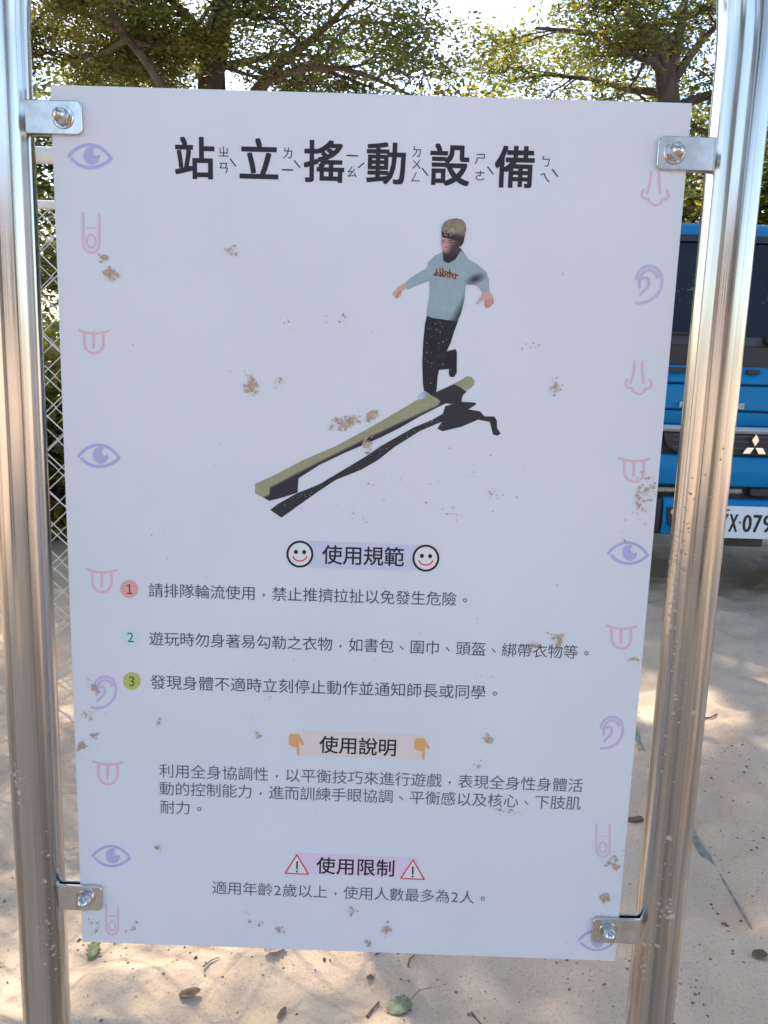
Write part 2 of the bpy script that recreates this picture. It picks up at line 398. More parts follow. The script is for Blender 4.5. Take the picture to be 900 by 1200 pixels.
# unseen tall tree added left of the sign so its crown shades the sand
rg = random.Random(55); p = Vector((-4.4, 1.6, 0))
tree('shade_tree', 'unseen tall tree added to the left of the sign to shade the lot', tuple(p), [p, p + Vector((.05, .02, 2)), p + Vector((.1, 0, 4)), p + Vector((.15, 0, 5.2))],
     auto_limbs(p + Vector((.1, 0, 4.6)), 12, 4.3, rg, (8, 50), (0, 1.2), .09), 95000, .078, LEAF_A, 56, .2, (.14, .14, .06), .9, 'trees around the sand lot')

# invented block behind the viewer, added as a pale reflection for the poles
WALL = mat('pale_render', (.40, .35, .31), .85, var=.12, vscale=1.5)
WINDOW = mat('dark_window_glass', (.03, .035, .04), .1)
bl = empty('added_reflection_building', (-2, -17, 0)); tag(bl, 'unseen low pale building with a row of windows, added behind the viewer for reflections', 'building')
mb = MB(); mb.box((-15, -5, -.2), (14, 0, 3.7)); mb.build('wall', WALL, bl)
mb = MB(); mb.box((-15.4, -5.4, 3.703), (14.4, .5, 3.9)); mb.build('roof', WALL, bl)
for i in range(8):
    x = -13.5 + i * 3.4
    mb = MB(); mb.box((x, -.05, 1.1), (x + 2.0, .012, 3.2)); wo = mb.build('window', WINDOW, bl)
    mb = MB()
    for a_, b_ in (((x - .08, .0, 1.02), (x + 2.08, .05, 1.1)), ((x - .08, .0, 3.2), (x + 2.08, .05, 3.28)), ((x - .08, 0, 1.103), (x, .05, 3.197)), ((x + 2.0, 0, 1.103), (x + 2.08, .05, 3.197)), ((x + .96, .013, 1.103), (x + 1.04, .05, 3.197))): mb.box(a_, b_)
    mb.build('frame', WHITE_PAINT, wo)

# invented trees behind the viewer, added for dark stripes in the steel poles
for i, (x, y, h, L, r, n, lab) in enumerate([(-2.1, -3.4, 3.8, 1.7, .24, 6000, 'unseen thick-trunked tree added behind the viewer to the left for reflections'), (1.15, -3.1, 4.0, 1.7, .22, 6000, 'unseen thick-trunked tree added just behind the viewer to the right for reflections'),
                                       (6.0, -7, 2.8, 3.2, .18, 16000, 'unseen leafy tree added far right behind the viewer for reflections'), (-6.5, -9, 2.8, 3.4, .18, 16000, 'unseen leafy tree added far left behind the viewer for reflections')]):
    rg = random.Random(80 + i); p = Vector((x, y, 0))
    tree('background_tree', lab, tuple(p), [p, p + Vector((.03, .02, h * .5)), p + Vector((0, .05, h)), p + Vector((.04, 0, h + .9))],
         auto_limbs(p + Vector((0, 0, h * .9)), 9, L, rg, (10, 60), (0, 1.0), .07), n, .11, LEAF_A, 90 + i, r, (.25, .25, .15), .8, 'unseen trees added behind the viewer', .5)

def shrub(label, x, y, rx, h, n, lm, seed):
    rg = random.Random(seed); root = empty('shrub', (x, y, 0)); tag(root, label, 'shrub', 'shrubs along the edge of the lot')
    mb = MB(); lp = []
    for k in range(14):
        a = rg.uniform(0, 6.28); e = R(rg.uniform(25, 88)); L = h * rg.uniform(.6, 1.0)
        pts = limb_path((rg.uniform(-.15, .15), rg.uniform(-.15, .15), 0), (math.cos(a) * math.cos(e) * rx, math.sin(a) * math.cos(e) * rx, math.sin(e)), L, rg, 5, .15)
        mb.tube(pts, [.018, .015, .012, .009, .006, .004], 5, cap=False)
        for p in pts[1:]:
            for q in range(3): lp.append(p + Vector((rg.gauss(0, .12), rg.gauss(0, .12), rg.gauss(0, .12))))
    mb.build('stem', BARK, root, smooth=True, fix=False)
    make_leaves('foliage', lp, n, .075, (.11, .11, .10), lm, root, seed, flat=.8, aspect=.5)
for i, (x, y, rx, h, lm, lab) in enumerate([
        (-2.0, 3.9, 1.0, 1.35, LEAF_Y, 'dark shrub seen through the chain-link mesh beside the left pole'),
        (-3.2, 3.9, 1.0, 1.5, LEAF_A, 'green shrub behind the fence to the far left'),
        (-.9, 4.4, 1.0, 1.4, LEAF_D, 'dark shrub behind the lower middle of the sign'),
        (3.6, 9.6, 1.5, 2.4, LEAF_A, 'tall green shrub just behind the truck cab roof'),
        (5.4, 9.2, 1.5, 2.5, LEAF_B, 'tall olive shrub right of the truck'),
        (1.9, 10.2, 1.5, 2.3, LEAF_D, 'dark shrub left of the truck and hidden by the sign')]):
    shrub(lab, x, y, rx, h, 11000, lm, 120 + i)

# ------------------------------------------------------------------ chain-link fences
def fence(name, label, x0, x1, Y, z_top, z_mid, phase):
    root = empty(name, (x0, Y, 0)); tag(root, label, 'fence', 'chain-link fences beside the sign')
    W = x1 - x0; mesh = MB(); c = .052
    n = int(W / (c)) + 1
    rows = int((z_mid - .02) / c)
    for i in range(n):
        pts = []
        for k in range(rows + 1):
            side = 1 if ((i + k) % 2 == 0) else -1
            pts.append((min(max(i * c + phase + side * c * .5, 0), W), .0035 * side, z_mid - .012 - k * c))
        mesh.tube(pts, .0023, 4, cap=False)
    mesh.build('wire_mesh', WIRE, root, smooth=True, fix=False)
    for z, r, nm in ((z_top, .021, 'top_rail'), (z_mid, .011, 'middle_rail')):
        t = MB(); t.tube([(0, 0, z), (W, 0, z)], r, 14); t.build(nm, WHITE_PAINT, root, smooth=True)
    for x in (0, W * .5, W):
        t = MB(); t.tube([(x, .0, -.1), (x, .0, z_top + .03)], .024, 14); t.lathe([(.026, 0), (.026, .012), (.012, .022)], (x, 0, z_top + .03), 'z', 14)
        t.build('post', WHITE_PAINT, root, smooth=True)
ff = at(55, 182, 1.42); fm = at(55, 240, 1.42)
fence('chain_link_fence', 'white-railed chain-link fence nearest to the left pole of the sign', -2.9, -.42, 1.42, ff.z, fm.z, .0)
fence('chain_link_fence', 'second chain-link fence standing just behind the nearer one', -3.2, -.5, 1.95, ff.z + (ff.z - CAM.z) * .233, fm.z + (fm.z - CAM.z) * .233, .017)

# ------------------------------------------------------------------ blue truck
TX, TY = 1.633, 2.95               # centre of the cab front
def lx(c): return tuple(lin(v) for v in c)
BLUE = mat('blue_truck_paint', (.002, .185, .43), .42, spec=.2, var=.10, vscale=5, coat=.1, bump=.01, bscale=6)
BLACKP = mat('black_plastic', (.022, .022, .024), .55, var=.2, vscale=30)
GREYP = mat('grey_rubber_trim', (.06, .06, .065), .6)
CHROME = mat('chrome', (.78, .78, .78), .14, metal=1)
SILVERP = mat('silver_trim', (.42, .43, .45), .38, metal=.4)
PLATE = mat('plate_white', (.70, .76, .78), .45, var=.03, vscale=30)
INK = mat('black_ink', (.015, .015, .018), .5)
DARKM = mat('dusty_engine_metal', (.055, .048, .042), .7, var=.5, vscale=25)
RUBBER = mat('tyre_rubber', (.03, .03, .03), .85, var=.3, vscale=20)
LAMPG = mat('headlamp_lens', (.55, .57, .58), .12, coat=1)
GLASS = glass_mat('windscreen_glass', (.16, .18, .19))
SEAT = mat('seat_cloth', (.05, .05, .055), .9)
ROPE_PIPE = mat('dusty_pipe', (.30, .25, .20), .6, var=.3, vscale=40)

truck = empty('small_truck', (TX, TY, 0))
tag(truck, 'blue small flat-nosed truck parked on the sand behind the right side of the sign', 'truck')
HW = .745
def bow(x): return .05 * (abs(x) / HW) ** 3           # the front curves back towards its sides
def front_sheet(prof, xs, mb, thick=.02):
    """prof: (y, z) outline going up; xs: stations across; a closed sheet with thickness"""
    for s in range(len(prof) - 1):
        (y0, z0), (y1, z1) = prof[s], prof[s + 1]
        for i in range(len(xs) - 1):
            a, b = xs[i], xs[i + 1]
            q = [(a, y0 + bow(a), z0), (b, y0 + bow(b), z0), (b, y1 + bow(b), z1), (a, y1 + bow(a), z1)]
            mb.add(q, [(0, 1, 2, 3)])
    return mb
def loft(prof, xs, name, m, smooth=True, bevel=0, back=.03):
    """solid slab that follows the bow of the front"""
    n, k = len(prof), len(xs); vs = []; fs = []
    for d in (0, back):
        for (y, z) in prof:
            for x in xs: vs.append((x, y + bow(x) + d, z))
    def id(d, p, x): return (d * n + p) * k + x
    for p in range(n - 1):
        for x in range(k - 1):
            fs.append((id(0, p, x), id(0, p, x + 1), id(0, p + 1, x + 1), id(0, p + 1, x)))
            fs.append((id(1, p, x), id(1, p + 1, x), id(1, p + 1, x + 1), id(1, p, x + 1)))
    for x in range(k - 1):
        fs.append((id(0, 0, x), id(1, 0, x), id(1, 0, x + 1), id(0, 0, x + 1)))
        fs.append((id(0, n - 1, x), id(0, n - 1, x + 1), id(1, n - 1, x + 1), id(1, n - 1, x)))
    for p in range(n - 1):
        fs.append((id(0, p, 0), id(0, p + 1, 0), id(1, p + 1, 0), id(1, p, 0)))
        fs.append((id(0, p, k - 1), id(1, p, k - 1), id(1, p + 1, k - 1), id(0, p + 1, k - 1)))
    mb = MB(); mb.add(vs, fs)
    return mb.build(name, m, truck, smooth=smooth, bevel=bevel, ang=35)
XS = [HW * t for t in (-1, -.97, -.9, -.78, -.6, -.4, -.2, 0, .2, .4, .6, .78, .9, .97, 1)]
def xs_in(a, b, n=12): return [a + (b - a) * i / n for i in range(n + 1)]
# lower nose in pressed panels with real gaps between them
loft([(.035, 1.085), (.045, 1.12), (.075, 1.165)], XS, 'upper_nose_panel', BLUE, bevel=.006)
loft([(.004, 1.00), (.010, 1.04), (.030, 1.077)], XS, 'vent_panel', BLUE, bevel=.006)
loft([(-.004, .885), (-.008, .93), (-.004, .992)], XS, 'nose_panel', BLUE, bevel=.006)
loft([(.012, .815), (-.004, .845), (-.008, .878)], XS, 'nose_lip', BLUE, bevel=.006)
loft([(.030, .60), (.030, 1.16)], xs_in(-.70, .70), 'inner_panel', BLACKP)
loft([(-.012, .785), (-.022, .80), (-.012, .815)], xs_in(-.44, .44), 'chrome_strip', SILVERP, bevel=.003)
# grille: dark panel with rounded lower corners
g = MB(); out = []
for a in np.linspace(0, math.pi / 2, 8): out.append((-.40 + .09 - .09 * math.sin(a), .69 + .09 - .09 * math.cos(a)))
lower = [(-.40, .783)] + out[::-1] + [(-o[0], o[1]) for o in out] + [(.40, .783)]
g.prism(lower, 1, -.006, .02)
gr = g.build('grille', BLACKP, truck, bevel=.004)
s_ = MB()
for z in (.715, .745, .768): s_.box((-.36, -.011, z), (.36, -.004, z + .008))
s_.build('grille_bar', GREYP, gr, bevel=.002)
# three-diamond emblem on the grille
e_ = MB(); rad = .034
for k in range(3):
    a = R(90 + 120 * k); ux, uz = math.cos(a), math.sin(a); vx, vz = -uz, ux
    L, Wd = .058, .0165
    q = [(.0 * ux, .0 * uz), (L / 2 * ux + Wd * vx, L / 2 * uz + Wd * vz), (L * ux, L * uz), (L / 2 * ux - Wd * vx, L / 2 * uz - Wd * vz)]
    q = [(x + ux * .002, z + uz * .002 + .728) for x, z in q]
    e_.prism(q, 1, -.024, -.012)
e_.build('emblem', CHROME, truck, bevel=.0015)
# raised chrome letters spread along the nose
for x, kind in ((-.334, 'M'), (-.078, 'E')):
    lt = MB(); w_, h_ = .026, .024; z = .886 + .008
    if kind == 'M':
        lt.box((x - w_ / 2, -.022, z), (x - w_ / 2 + .007, -.010, z + h_)); lt.box((x + w_ / 2 - .007, -.022, z), (x + w_ / 2, -.010, z + h_))
        lt.prism([(x - .008, z + h_), (x - .002, z + h_), (x + .003, z + .008), (x - .003, z + .008)], 1, -.0215, -.0105)
        lt.prism([(x + .008, z + h_), (x + .002, z + h_), (x - .003, z + .008), (x + .003, z + .008)], 1, -.021, -.0105)
    else:
        lt.box((x - w_ / 2, -.022, z), (x - w_ / 2 + .007, -.010, z + h_))
        for q in (0, h_ / 2 - .003, h_ - .006): lt.box((x - w_ / 2 + .007, -.0215, z + q), (x + w_ / 2, -.010, z + q + .006))
    lt.build('chrome_letter', SILVERP, truck)
# vents pressed into the nose
for x0, x1 in ((-.46, -.30), (-.06, -.005), (.30, .46)):
    vv = MB(); vv.box((x0, -.006, 1.045), (x1, .012, 1.066)); vv.build('air_vent', BLACKP, truck, bevel=.002)
# lower blue panel and the bumper
loft([(.005, .545), (-.012, .60), (-.012, .65), (.0, .682)], XS, 'lower_nose_panel', BLUE, bevel=.006)
loft([(-.045, .325), (-.06, .36), (-.06, .46), (-.045, .492)], xs_in(-.385, .385), 'bumper', BLUE, bevel=.008, back=.06)
loft([(-.035, .33), (-.05, .37), (-.05, .46), (-.035, .49)], xs_in(-.74, -.388, 6), 'bumper_corner', BLACKP, bevel=.008, back=.08)
loft([(-.035, .33), (-.05, .37), (-.05, .46), (-.035, .49)], xs_in(.388, .74, 6), 'bumper_corner', BLACKP, bevel=.008, back=.08)
for s in (-1, 1):
    f_ = MB(); f_.prism([(s * .365, .375), (s * .335, .36), (s * .30, .36), (s * .30, .45), (s * .375, .455)], 1, -.072, -.05)
    fo = f_.build('fog_lamp', BLACKP, truck, bevel=.004)
    l_ = MB(); l_.lathe([(.0, -.0765), (.014, -.0755), (.016, -.071)], (s * .345, 0, .435), 'y', 14); l_.build('lens', LAMPG, fo, smooth=True)
    h_ = MB(); h_.prism([(s * .46, .69), (s * .70, .70), (s * .715, .80), (s * .68, .865), (s * .47, .845)], 1, -.012 + .022, .06)
    ho = h_.build('headlight', BLACKP, truck, bevel=.012)
    l_ = MB(); l_.lathe([(.0, -.004), (.05, .0), (.066, .012)], (s * .585, 0, .775), 'y', 20); l_.build('lens', LAMPG, ho, smooth=True)
# what shows through the slot above the bumper and under it
d_ = MB(); d_.box((-.60, .06, .47), (.60, .12, .60)); d_.box((-.30, .02, .495), (-.17, .06, .53)); d_.box((.02, .02, .50), (.12, .06, .54))
d_.box((-.55, .10, .30), (.55, .5, .44)); d_.box((-.16, .015, .27), (.10, .12, .322))
d_.build('front_crossmember', DARKM, truck, bevel=.008)
p_ = MB(); p_.tube([(-.5, .0, .522), (-.03, .0, .526)], .011, 10); p_.build('tow_bar', ROPE_PIPE, truck, smooth=True)
# number plate
plc = MB(); plc.box((-.155, -.071, .325), (.165, -.064, .470)); plo = plc.build('number_plate', PLATE, truck, bevel=.002)
for x in (-.118, .125):
    bt = MB(); bt.lathe([(0, -.0755), (.004, -.075), (.006, -.0712)], (x, 0, .452), 'y', 10); bt.box((x + .002, -.0735, .449), (x + .018, -.0712, .455))
    bt.build('plate_bolt', GREYP, plo)

# writing: the built-in font, one glyph at a time
GL = {}
def glyph(ch, off=0.0):
    k = (ch, off)
    if k not in GL:
        c = bpy.data.curves.new('glyph', 'FONT'); c.body = ch; c.size = 1; c.offset = off; c.resolution_u = 3
        o = bpy.data.objects.new('glyph', c); COL.objects.link(o); bpy.context.view_layer.update()
        me = bpy.data.meshes.new_from_object(o.evaluated_get(bpy.context.evaluated_depsgraph_get()))
        vs = [(v.co.x, v.co.y) for v in me.vertices]; fs = [tuple(p.vertices) for p in me.polygons]
        bpy.data.objects.remove(o); bpy.data.curves.remove(c); bpy.data.meshes.remove(me)
        GL[k] = (vs, fs)
    return GL[k]

def plate_char(ch, xc, zc, hgt, wid, mb, y):
    vs, fs = glyph(ch)
    x0, x1 = min(v[0] for v in vs), max(v[0] for v in vs); y0, y1 = min(v[1] for v in vs), max(v[1] for v in vs)
    for k, (dx, dz) in enumerate(((0, 0), (.0026, 0), (-.0026, 0), (0, .0015), (0, -.0015))):
        mb.add([(xc + dx + ((v[0] - x0) / (x1 - x0) - .5) * wid, y - k * .00002, zc + dz + ((v[1] - y0) / (y1 - y0) - .5) * hgt) for v in vs], fs)
for ch, x in (('Y', -.122), ('X', -.079), ('0', -.018), ('7', .027), ('9', .072)):
    pm_ = MB(); plate_char(ch, x, .394, .078, .036, pm_, -.0716); pm_.build('plate_character', INK, plo, fix=False)
pm_ = MB(); pm_.box((-.054, -.0722, .393), (-.046, -.0711, .402)); pm_.build('plate_dot', INK, plo)
# windscreen, pillars, roof and sides
WS = [(.09, 1.185), (.16, 1.30), (.245, 1.45), (.335, 1.60), (.375, 1.665)]
loft(WS, xs_in(-.69, .69, 14), 'windscreen', GLASS, back=.006)
loft([(.070, 1.163), (.078, 1.195), (.090, 1.205)], XS, 'cowl', GREYP, bevel=.003, back=.08)
loft([(.355, 1.645), (.372, 1.678)], xs_in(-.70, .70, 14), 'windscreen_seal', BLACKP, back=.02)
loft([(.372, 1.678), (.372, 1.70), (.392, 1.722), (.43, 1.738), (.52, 1.75), (.80, 1.758), (1.15, 1.745), (1.2, 1.70)], XS, 'roof', BLUE, bevel=.008, back=.02)
for s in (-1, 1):
    c = MB(); c.tube([(s * .715, .135, 1.16), (s * .70, .285, 1.42), (s * .70, .43, 1.69)], .030, 8); c.build('windscreen_pillar', BLUE, truck, smooth=True)
    side = [(.06, .46), (.04, .62), (.05, 1.0), (.10, 1.17), (1.2, 1.17), (1.2, .40), (.86, .40), (.80, .60), (.66, .68), (.40, .68), (.26, .60), (.20, .46)]
    c = MB(); c.prism(side, 0, s * .70, s * .742); so_ = c.build('cab_side', BLUE, truck, bevel=.008)
    c = MB(); c.box((s * .744 - .006, .93, .98), (s * .744 + .010, 1.05, 1.005)); c.build('door_handle', BLACKP, so_, bevel=.004)
    c = MB(); c.prism([(.19, 1.18), (.42, 1.66), (1.08, 1.68), (1.08, 1.18)], 0, s * .705, s * .712); c.build('side_window', GLASS, truck)
    c = MB(); c.box((min(s * .69, s * .74), 1.08, 1.172), (max(s * .69, s * .74), 1.2, 1.735)); c.build('rear_pillar', BLUE, truck, bevel=.01)
    c = MB(); c.tube([(s * .72, .16, 1.19), (s * .86, .08, 1.26)], .011, 8); mo = c.build('mirror_arm', BLACKP, truck, smooth=True)
    c = MB(); c.box((s * .89 - .07, .045, 1.20), (s * .89 + .07, .095, 1.42)); c.build('mirror_housing', BLACKP, mo, bevel=.02)
    w1 = MB(); w1.tube([(s * .33 - .28, .075, 1.215), (s * .33 + .05, .072, 1.213), (s * .33 + .27, .085, 1.235)], .008, 8); wo = w1.build('wiper', BLACKP, truck, smooth=True)
    w1 = MB(); w1.lathe([(.0, .035), (.022, .038), (.026, .06), (.026, .10)], (s * .33 - .28, 0, 1.195), 'y', 14); w1.build('wiper_pivot', BLACKP, wo, smooth=True)
c = MB(); c.box((-.69, 1.17, .45), (.69, 1.21, 1.35)); c.build('cab_rear_wall', BLUE, truck)
c = MB(); c.box((-.69, .12, .45), (.69, 1.17, .50)); c.build('cab_floor', DARKM, truck)
c = MB(); c.prism([(.10, .95), (.12, 1.15), (.30, 1.17), (.42, 1.08), (.42, .90)], 0, -.68, .68); c.build('dashboard', BLACKP, truck, bevel=.02)
for x in (-.34, .34):
    c = MB(); c.box((x - .22, .62, .80), (x + .22, 1.05, .93)); c.prism([(.95, .93), (1.06, .93), (1.13, 1.42), (1.04, 1.42)], 0, x - .22, x + .22)
    c.box((x - .11, 1.06, 1.43), (x + .11, 1.13, 1.57)); c.build('seat', SEAT, truck, bevel=.03)
c = MB(); cc = Vector((.34, .48, 1.12)); pts = [cc + Vector((math.cos(a) * .18, math.sin(a) * .10, math.sin(a) * .15)) for a in np.linspace(0, 2 * math.pi, 25)]
c.tube(pts, .014, 8); c.tube([cc, cc + Vector((0, -.12, -.12))], .03, 8); c.build('steering_wheel', BLACKP, truck, smooth=True)
c = MB(); c.box((-.06, .40, 1.51), (.16, .425, 1.57)); c.build('rear_view_mirror', BLACKP, truck, bevel=.008)
for (x, y) in ((-.62, .53), (.62, .53), (-.62, 3.05), (.62, 3.05)):
    wr = MB(); wr.lathe([(.16, -.085), (.25, -.085), (.285, -.06), (.285, .06), (.25, .085), (.16, .085)], (x, y, .285), 'x', 32); wo = wr.build('wheel', RUBBER, truck, smooth=True)
    r_ = MB(); r_.lathe([(.0, -.05), (.06, -.055), (.10, -.03), (.158, -.07), (.158, .07), (.10, .03), (.06, .055), (0, .05)], (x, y, .285), 'x', 24); r_.build('rim', SILVERP, wo, smooth=True)
c = MB(); c.box((-.36, .3, .38), (-.28, 3.9, .47)); c.box((.28, .3, .38), (.36, 3.9, .47)); c.box((-.6, .49, .26), (.6, .57, .31)); c.box((-.6, 3.0, .26), (.6, 3.1, .31)); c.build('chassis', DARKM, truck, bevel=.006)
bd = MB(); bd.box((-.74, 1.26, .62), (.74, 3.95, .68)); bo = bd.build('cargo_bed', BLUE, truck, bevel=.006)
for a, b in (((-.74, 1.26, .685), (-.71, 3.95, 1.0)), ((.71, 1.26, .685), (.74, 3.95, 1.0)), ((-.705, 3.92, .685), (.705, 3.95, 1.0)), ((-.705, 1.26, .685), (.705, 1.29, 1.05))):
    q = MB(); q.box(a, b); q.build('bed_gate', BLUE, bo, bevel=.005)

# ------------------------------------------------------------------ the sign
SZ = .87                                # height of the middle of the panel
sign = empty('playground_sign', (0, 0, 0))
tag(sign, 'white printed instruction sign in Chinese bolted between two bent stainless steel poles', 'sign')
PX, PR = .3462, .0258
pf = MB(); pts = [(-PX, .004, z) for z in (-.25, .1, .35, .6, .85, 1.1, 1.36)]
pts += [(-PX * math.cos(a), .004, 1.36 + PX * math.sin(a)) for a in np.linspace(0, math.pi, 41)[1:-1]]
pts += [(PX, .004, z) for z in (1.36, 1.1, .85, .6, .35, .1, -.25)]
pf.tube(pts, PR, 40, cap=False)
poles = pf.build('pole_frame', STEEL, sign, smooth=True, fix=False, ang=80)

PF = -.0016                              # front face of the panel
pn = MB(); pn.box((-.30, PF, SZ - .45), (.30, .0016, SZ + .45)); panel = pn.build('sign_panel', VINYL, sign, bevel=.0006)

# the photograph's pixel on the panel -> (x, z) on the panel
def B(px, py):
    d = ray(px, py); p = CAM + d * ((PF - CAM.y) / d.y)
    return (p.x, p.z)
ink_cache = {}
BOARD = (196, 197, 210); VA = (.775, .79, .85)
def ink(c, rough=.45):
    c = tuple(c)
    if c not in ink_cache:
        col = tuple(min(.82, lin(v) / lin(b) * k) for v, b, k in zip(c, BOARD, VA))
        ink_cache[c] = mat('printed_ink', col, rough, spec=.2)
    return ink_cache[c]
BLACK = (44, 42, 52); TEXT = (72, 74, 88); THIN = (88, 92, 108)

class Print(MB):
    """flat printed shapes on the panel; every layer lies a little further out"""
    def poly(s, pts, lay=0):
        y = PF - .00025 - lay * .00006
        P = [Vector((*p, 0)) for p in pts]
        from mathutils.geometry import tessellate_polygon
        tr = tessellate_polygon([P])
        s.add([(p.x, y, p.y) for p in P], [tuple(t) for t in tr])
    def pxpoly(s, pts, lay=0): s.poly([B(*p) for p in pts], lay)
    def line(s, pts, wd, lay=0):
        """round-ended stroke through pixel points, width in pixels"""
        y = PF - .00025 - lay * .00006
        q = [Vector(B(*p)) for p in pts]
        a, b = B(*pts[0]), B(pts[0][0] + 1, pts[0][1]); h = wd * math.hypot(b[0] - a[0], b[1] - a[1]) / 2
        vs = []; n = len(q)
        for i, p in enumerate(q):
            d0 = (q[min(i + 1, n - 1)] - q[max(i - 1, 0)])
            d0 = d0.normalized() if d0.length else Vector((1, 0)); nn = Vector((-d0.y, d0.x)) * h
            vs += [p + nn, p - nn]
        s.add([(v.x, y, v.y) for v in vs], [(2 * i, 2 * i + 1, 2 * i + 3, 2 * i + 2) for i in range(n - 1)])
        for p, t in ((q[0], 1), (q[-1], 2)):
            s.add([(p.x + h * math.cos(a), y - .00001 * t, p.y + h * math.sin(a)) for a in np.linspace(0, 2 * math.pi, 11)[:-1]], [tuple(range(10))])
    def disc(s, c, r, lay=0, n=24):
        s.pxpoly([(c[0] + r * math.cos(a), c[1] + r * math.sin(a)) for a in np.linspace(0, 2 * math.pi, n + 1)[:-1]], lay)
    def ring(s, c, r, wd, lay=0, n=28):
        s.line([(c[0] + r * math.cos(a), c[1] + r * math.sin(a)) for a in np.linspace(0, 2 * math.pi, n + 1)], wd, lay)
    def char(s, ch, c, em, ux, bold=0, off=0.0, lay=0, wide=1.0, rot=0):
        """one glyph, its em box centred on pixel c; ux: direction of writing in pixels"""
        vs, fs = glyph(ch, off)
        cx = .5 if ord(ch) > 0x2000 else (min(v[0] for v in vs) + max(v[0] for v in vs)) / 2
        cy = .375
        ox, oz = B(*c); ax, az = B(c[0] + ux[0] * em, c[1] + ux[1] * em); L = math.hypot(ax - ox, az - oz)
        th = math.atan2(az - oz, ax - ox) + rot; ct, st = math.cos(th), math.sin(th)
        shifts = [(0, 0)] + ([(bold * .8, bold * .8), (-bold * .8, bold * .8), (bold * .8, -bold * .8), (-bold * .8, -bold * .8)] if bold else [])
        for k, (dx, dy) in enumerate(shifts):
            y = PF - .00025 - lay * .00006 - k * .000008
            P = []
            for v in vs:
                a, b = (v[0] - cx + dx) * L * wide, (v[1] - cy + dy) * L
                P.append((ox + a * ct - b * st, y, oz + a * st + b * ct))
            s.add(P, fs)
    def text(s, body, c0, c1, em, **kw):
        """glyph centres run from pixel c0 (first) to c1 (last)"""
        adv = [.6 if ch in '0123456789' else 1.0 for ch in body]
        pos = [0]
        for i in range(1, len(adv)): pos.append(pos[-1] + (adv[i - 1] + adv[i]) / 2)
        D = (c1[0] - c0[0], c1[1] - c0[1]); n = math.hypot(*D); ux = (D[0] / n, D[1] / n)
        for ch, p in zip(body, pos):
            t = p / pos[-1]; c = (c0[0] + D[0] * t, c0[1] + D[1] * t)
            if ch == '，': s.disc((c[0], c[1] + 1.5), 1.25, 0, 8); s.line([(c[0] + .3, c[1] + 2), (c[0] - .6, c[1] + 3.6)], .9)
            elif ch == '。': s.ring((c[0] + .5, c[1] + 1), 2.0, 1.0, 0, 12)
            elif ch == '、': s.line([(c[0] - 2, c[1] - .5), (c[0] + 1.5, c[1] + 3.2)], 1.3)
            else: s.char(ch, c, em, ux, **kw)
    def put(s, name, col, kind=None):
        o = s.build(name, ink(col), panel, fix=False); return o

# title with its phonetic marks
for ch, c in zip('站立搖動設備', ((228, 185.5), (303.5, 187.5), (380, 189.5), (453, 191.5), (527, 193.5), (603.5, 196))):
    t = Print(); t.char(ch, c, 49, (1, .026), bold=.024); t.put('printed_title_character', BLACK)
for glyphs, bars, tone in (
        ((('ㄓ', 262, 177.8, 13.5), ('ㄢ', 262, 196.5, 14)), (), (273, 190.5)), ((('ㄌ', 337.5, 179.5, 14),), ((331, 199, 343, 199.3),), (348.2, 192.3)),
        ((('ㄠ', 412.2, 201.5, 14),), ((406.5, 182.3, 419, 182.7),), None), ((('ㄉ', 488.5, 177.8, 13.5), ('ㄨ', 488, 192.5, 13), ('ㄥ', 487, 207.5, 13)), (), (498, 201.5)),
        ((('ㄕ', 562.8, 186, 14), ('ㄜ', 562.5, 206, 14)), (), (574.6, 199.8)), ((('ㄅ', 639.6, 189, 14), ('ㄟ', 638.8, 208, 14)), (), (650.3, 202.7))):
    marks = Print()
    for ch, x, y, em in glyphs: marks.char(ch, (x, y), em, (1, .03))
    for x0, y0, x1, y1 in bars: marks.line([(x0, y0), (x1, y1)], 1.6)
    if tone: marks.line([(tone[0] - 3, tone[1] - 4), (tone[0] + 3.2, tone[1] + 4)], 1.4)
    else: marks.line([(420, 196.5), (426.5, 191)], 1.4)
    marks.put('printed_phonetic_mark', BLACK)

for body, c0, c1, em, nm, col in (
        ('請排隊輪流使用，禁止推擠拉扯以免發生危險。', (182.7, 691.7), (544.5, 702.5), 18.3, 'printed_rule', TEXT),
        ('遊玩時勿身著易勾勒之衣物，如書包、圍巾、頭盔、綁帶衣物等。', (183.3, 748.3), (686.7, 764.5), 18.3, 'printed_rule', TEXT),
        ('發現身體不適時立刻停止動作並通知師長或同學。', (185.3, 799.3), (579.3, 811.7), 18.8, 'printed_rule', TEXT),
        ('利用全身協調性，以平衡技巧來進行遊戲，表現全身性身體活', (195.5, 903.2), (674.5, 920.3), 18.6, 'printed_explanation', THIN),
        ('動的控制能力，進而訓練手眼協調、平衡感以及核心、下肢肌', (195.5, 924), (672, 941.1), 18.6, 'printed_explanation', THIN),
        ('耐力。', (196.4, 945.8), (233, 947), 18.6, 'printed_explanation', THIN),
        ('適用年齡2歲以上，使用人數最多為2人。', (257.2, 1040.2), (565.2, 1052), 18.4, 'printed_age_limit', THIN)):
    p = Print(); p.text(body, c0, c1, em); p.put(nm, col)

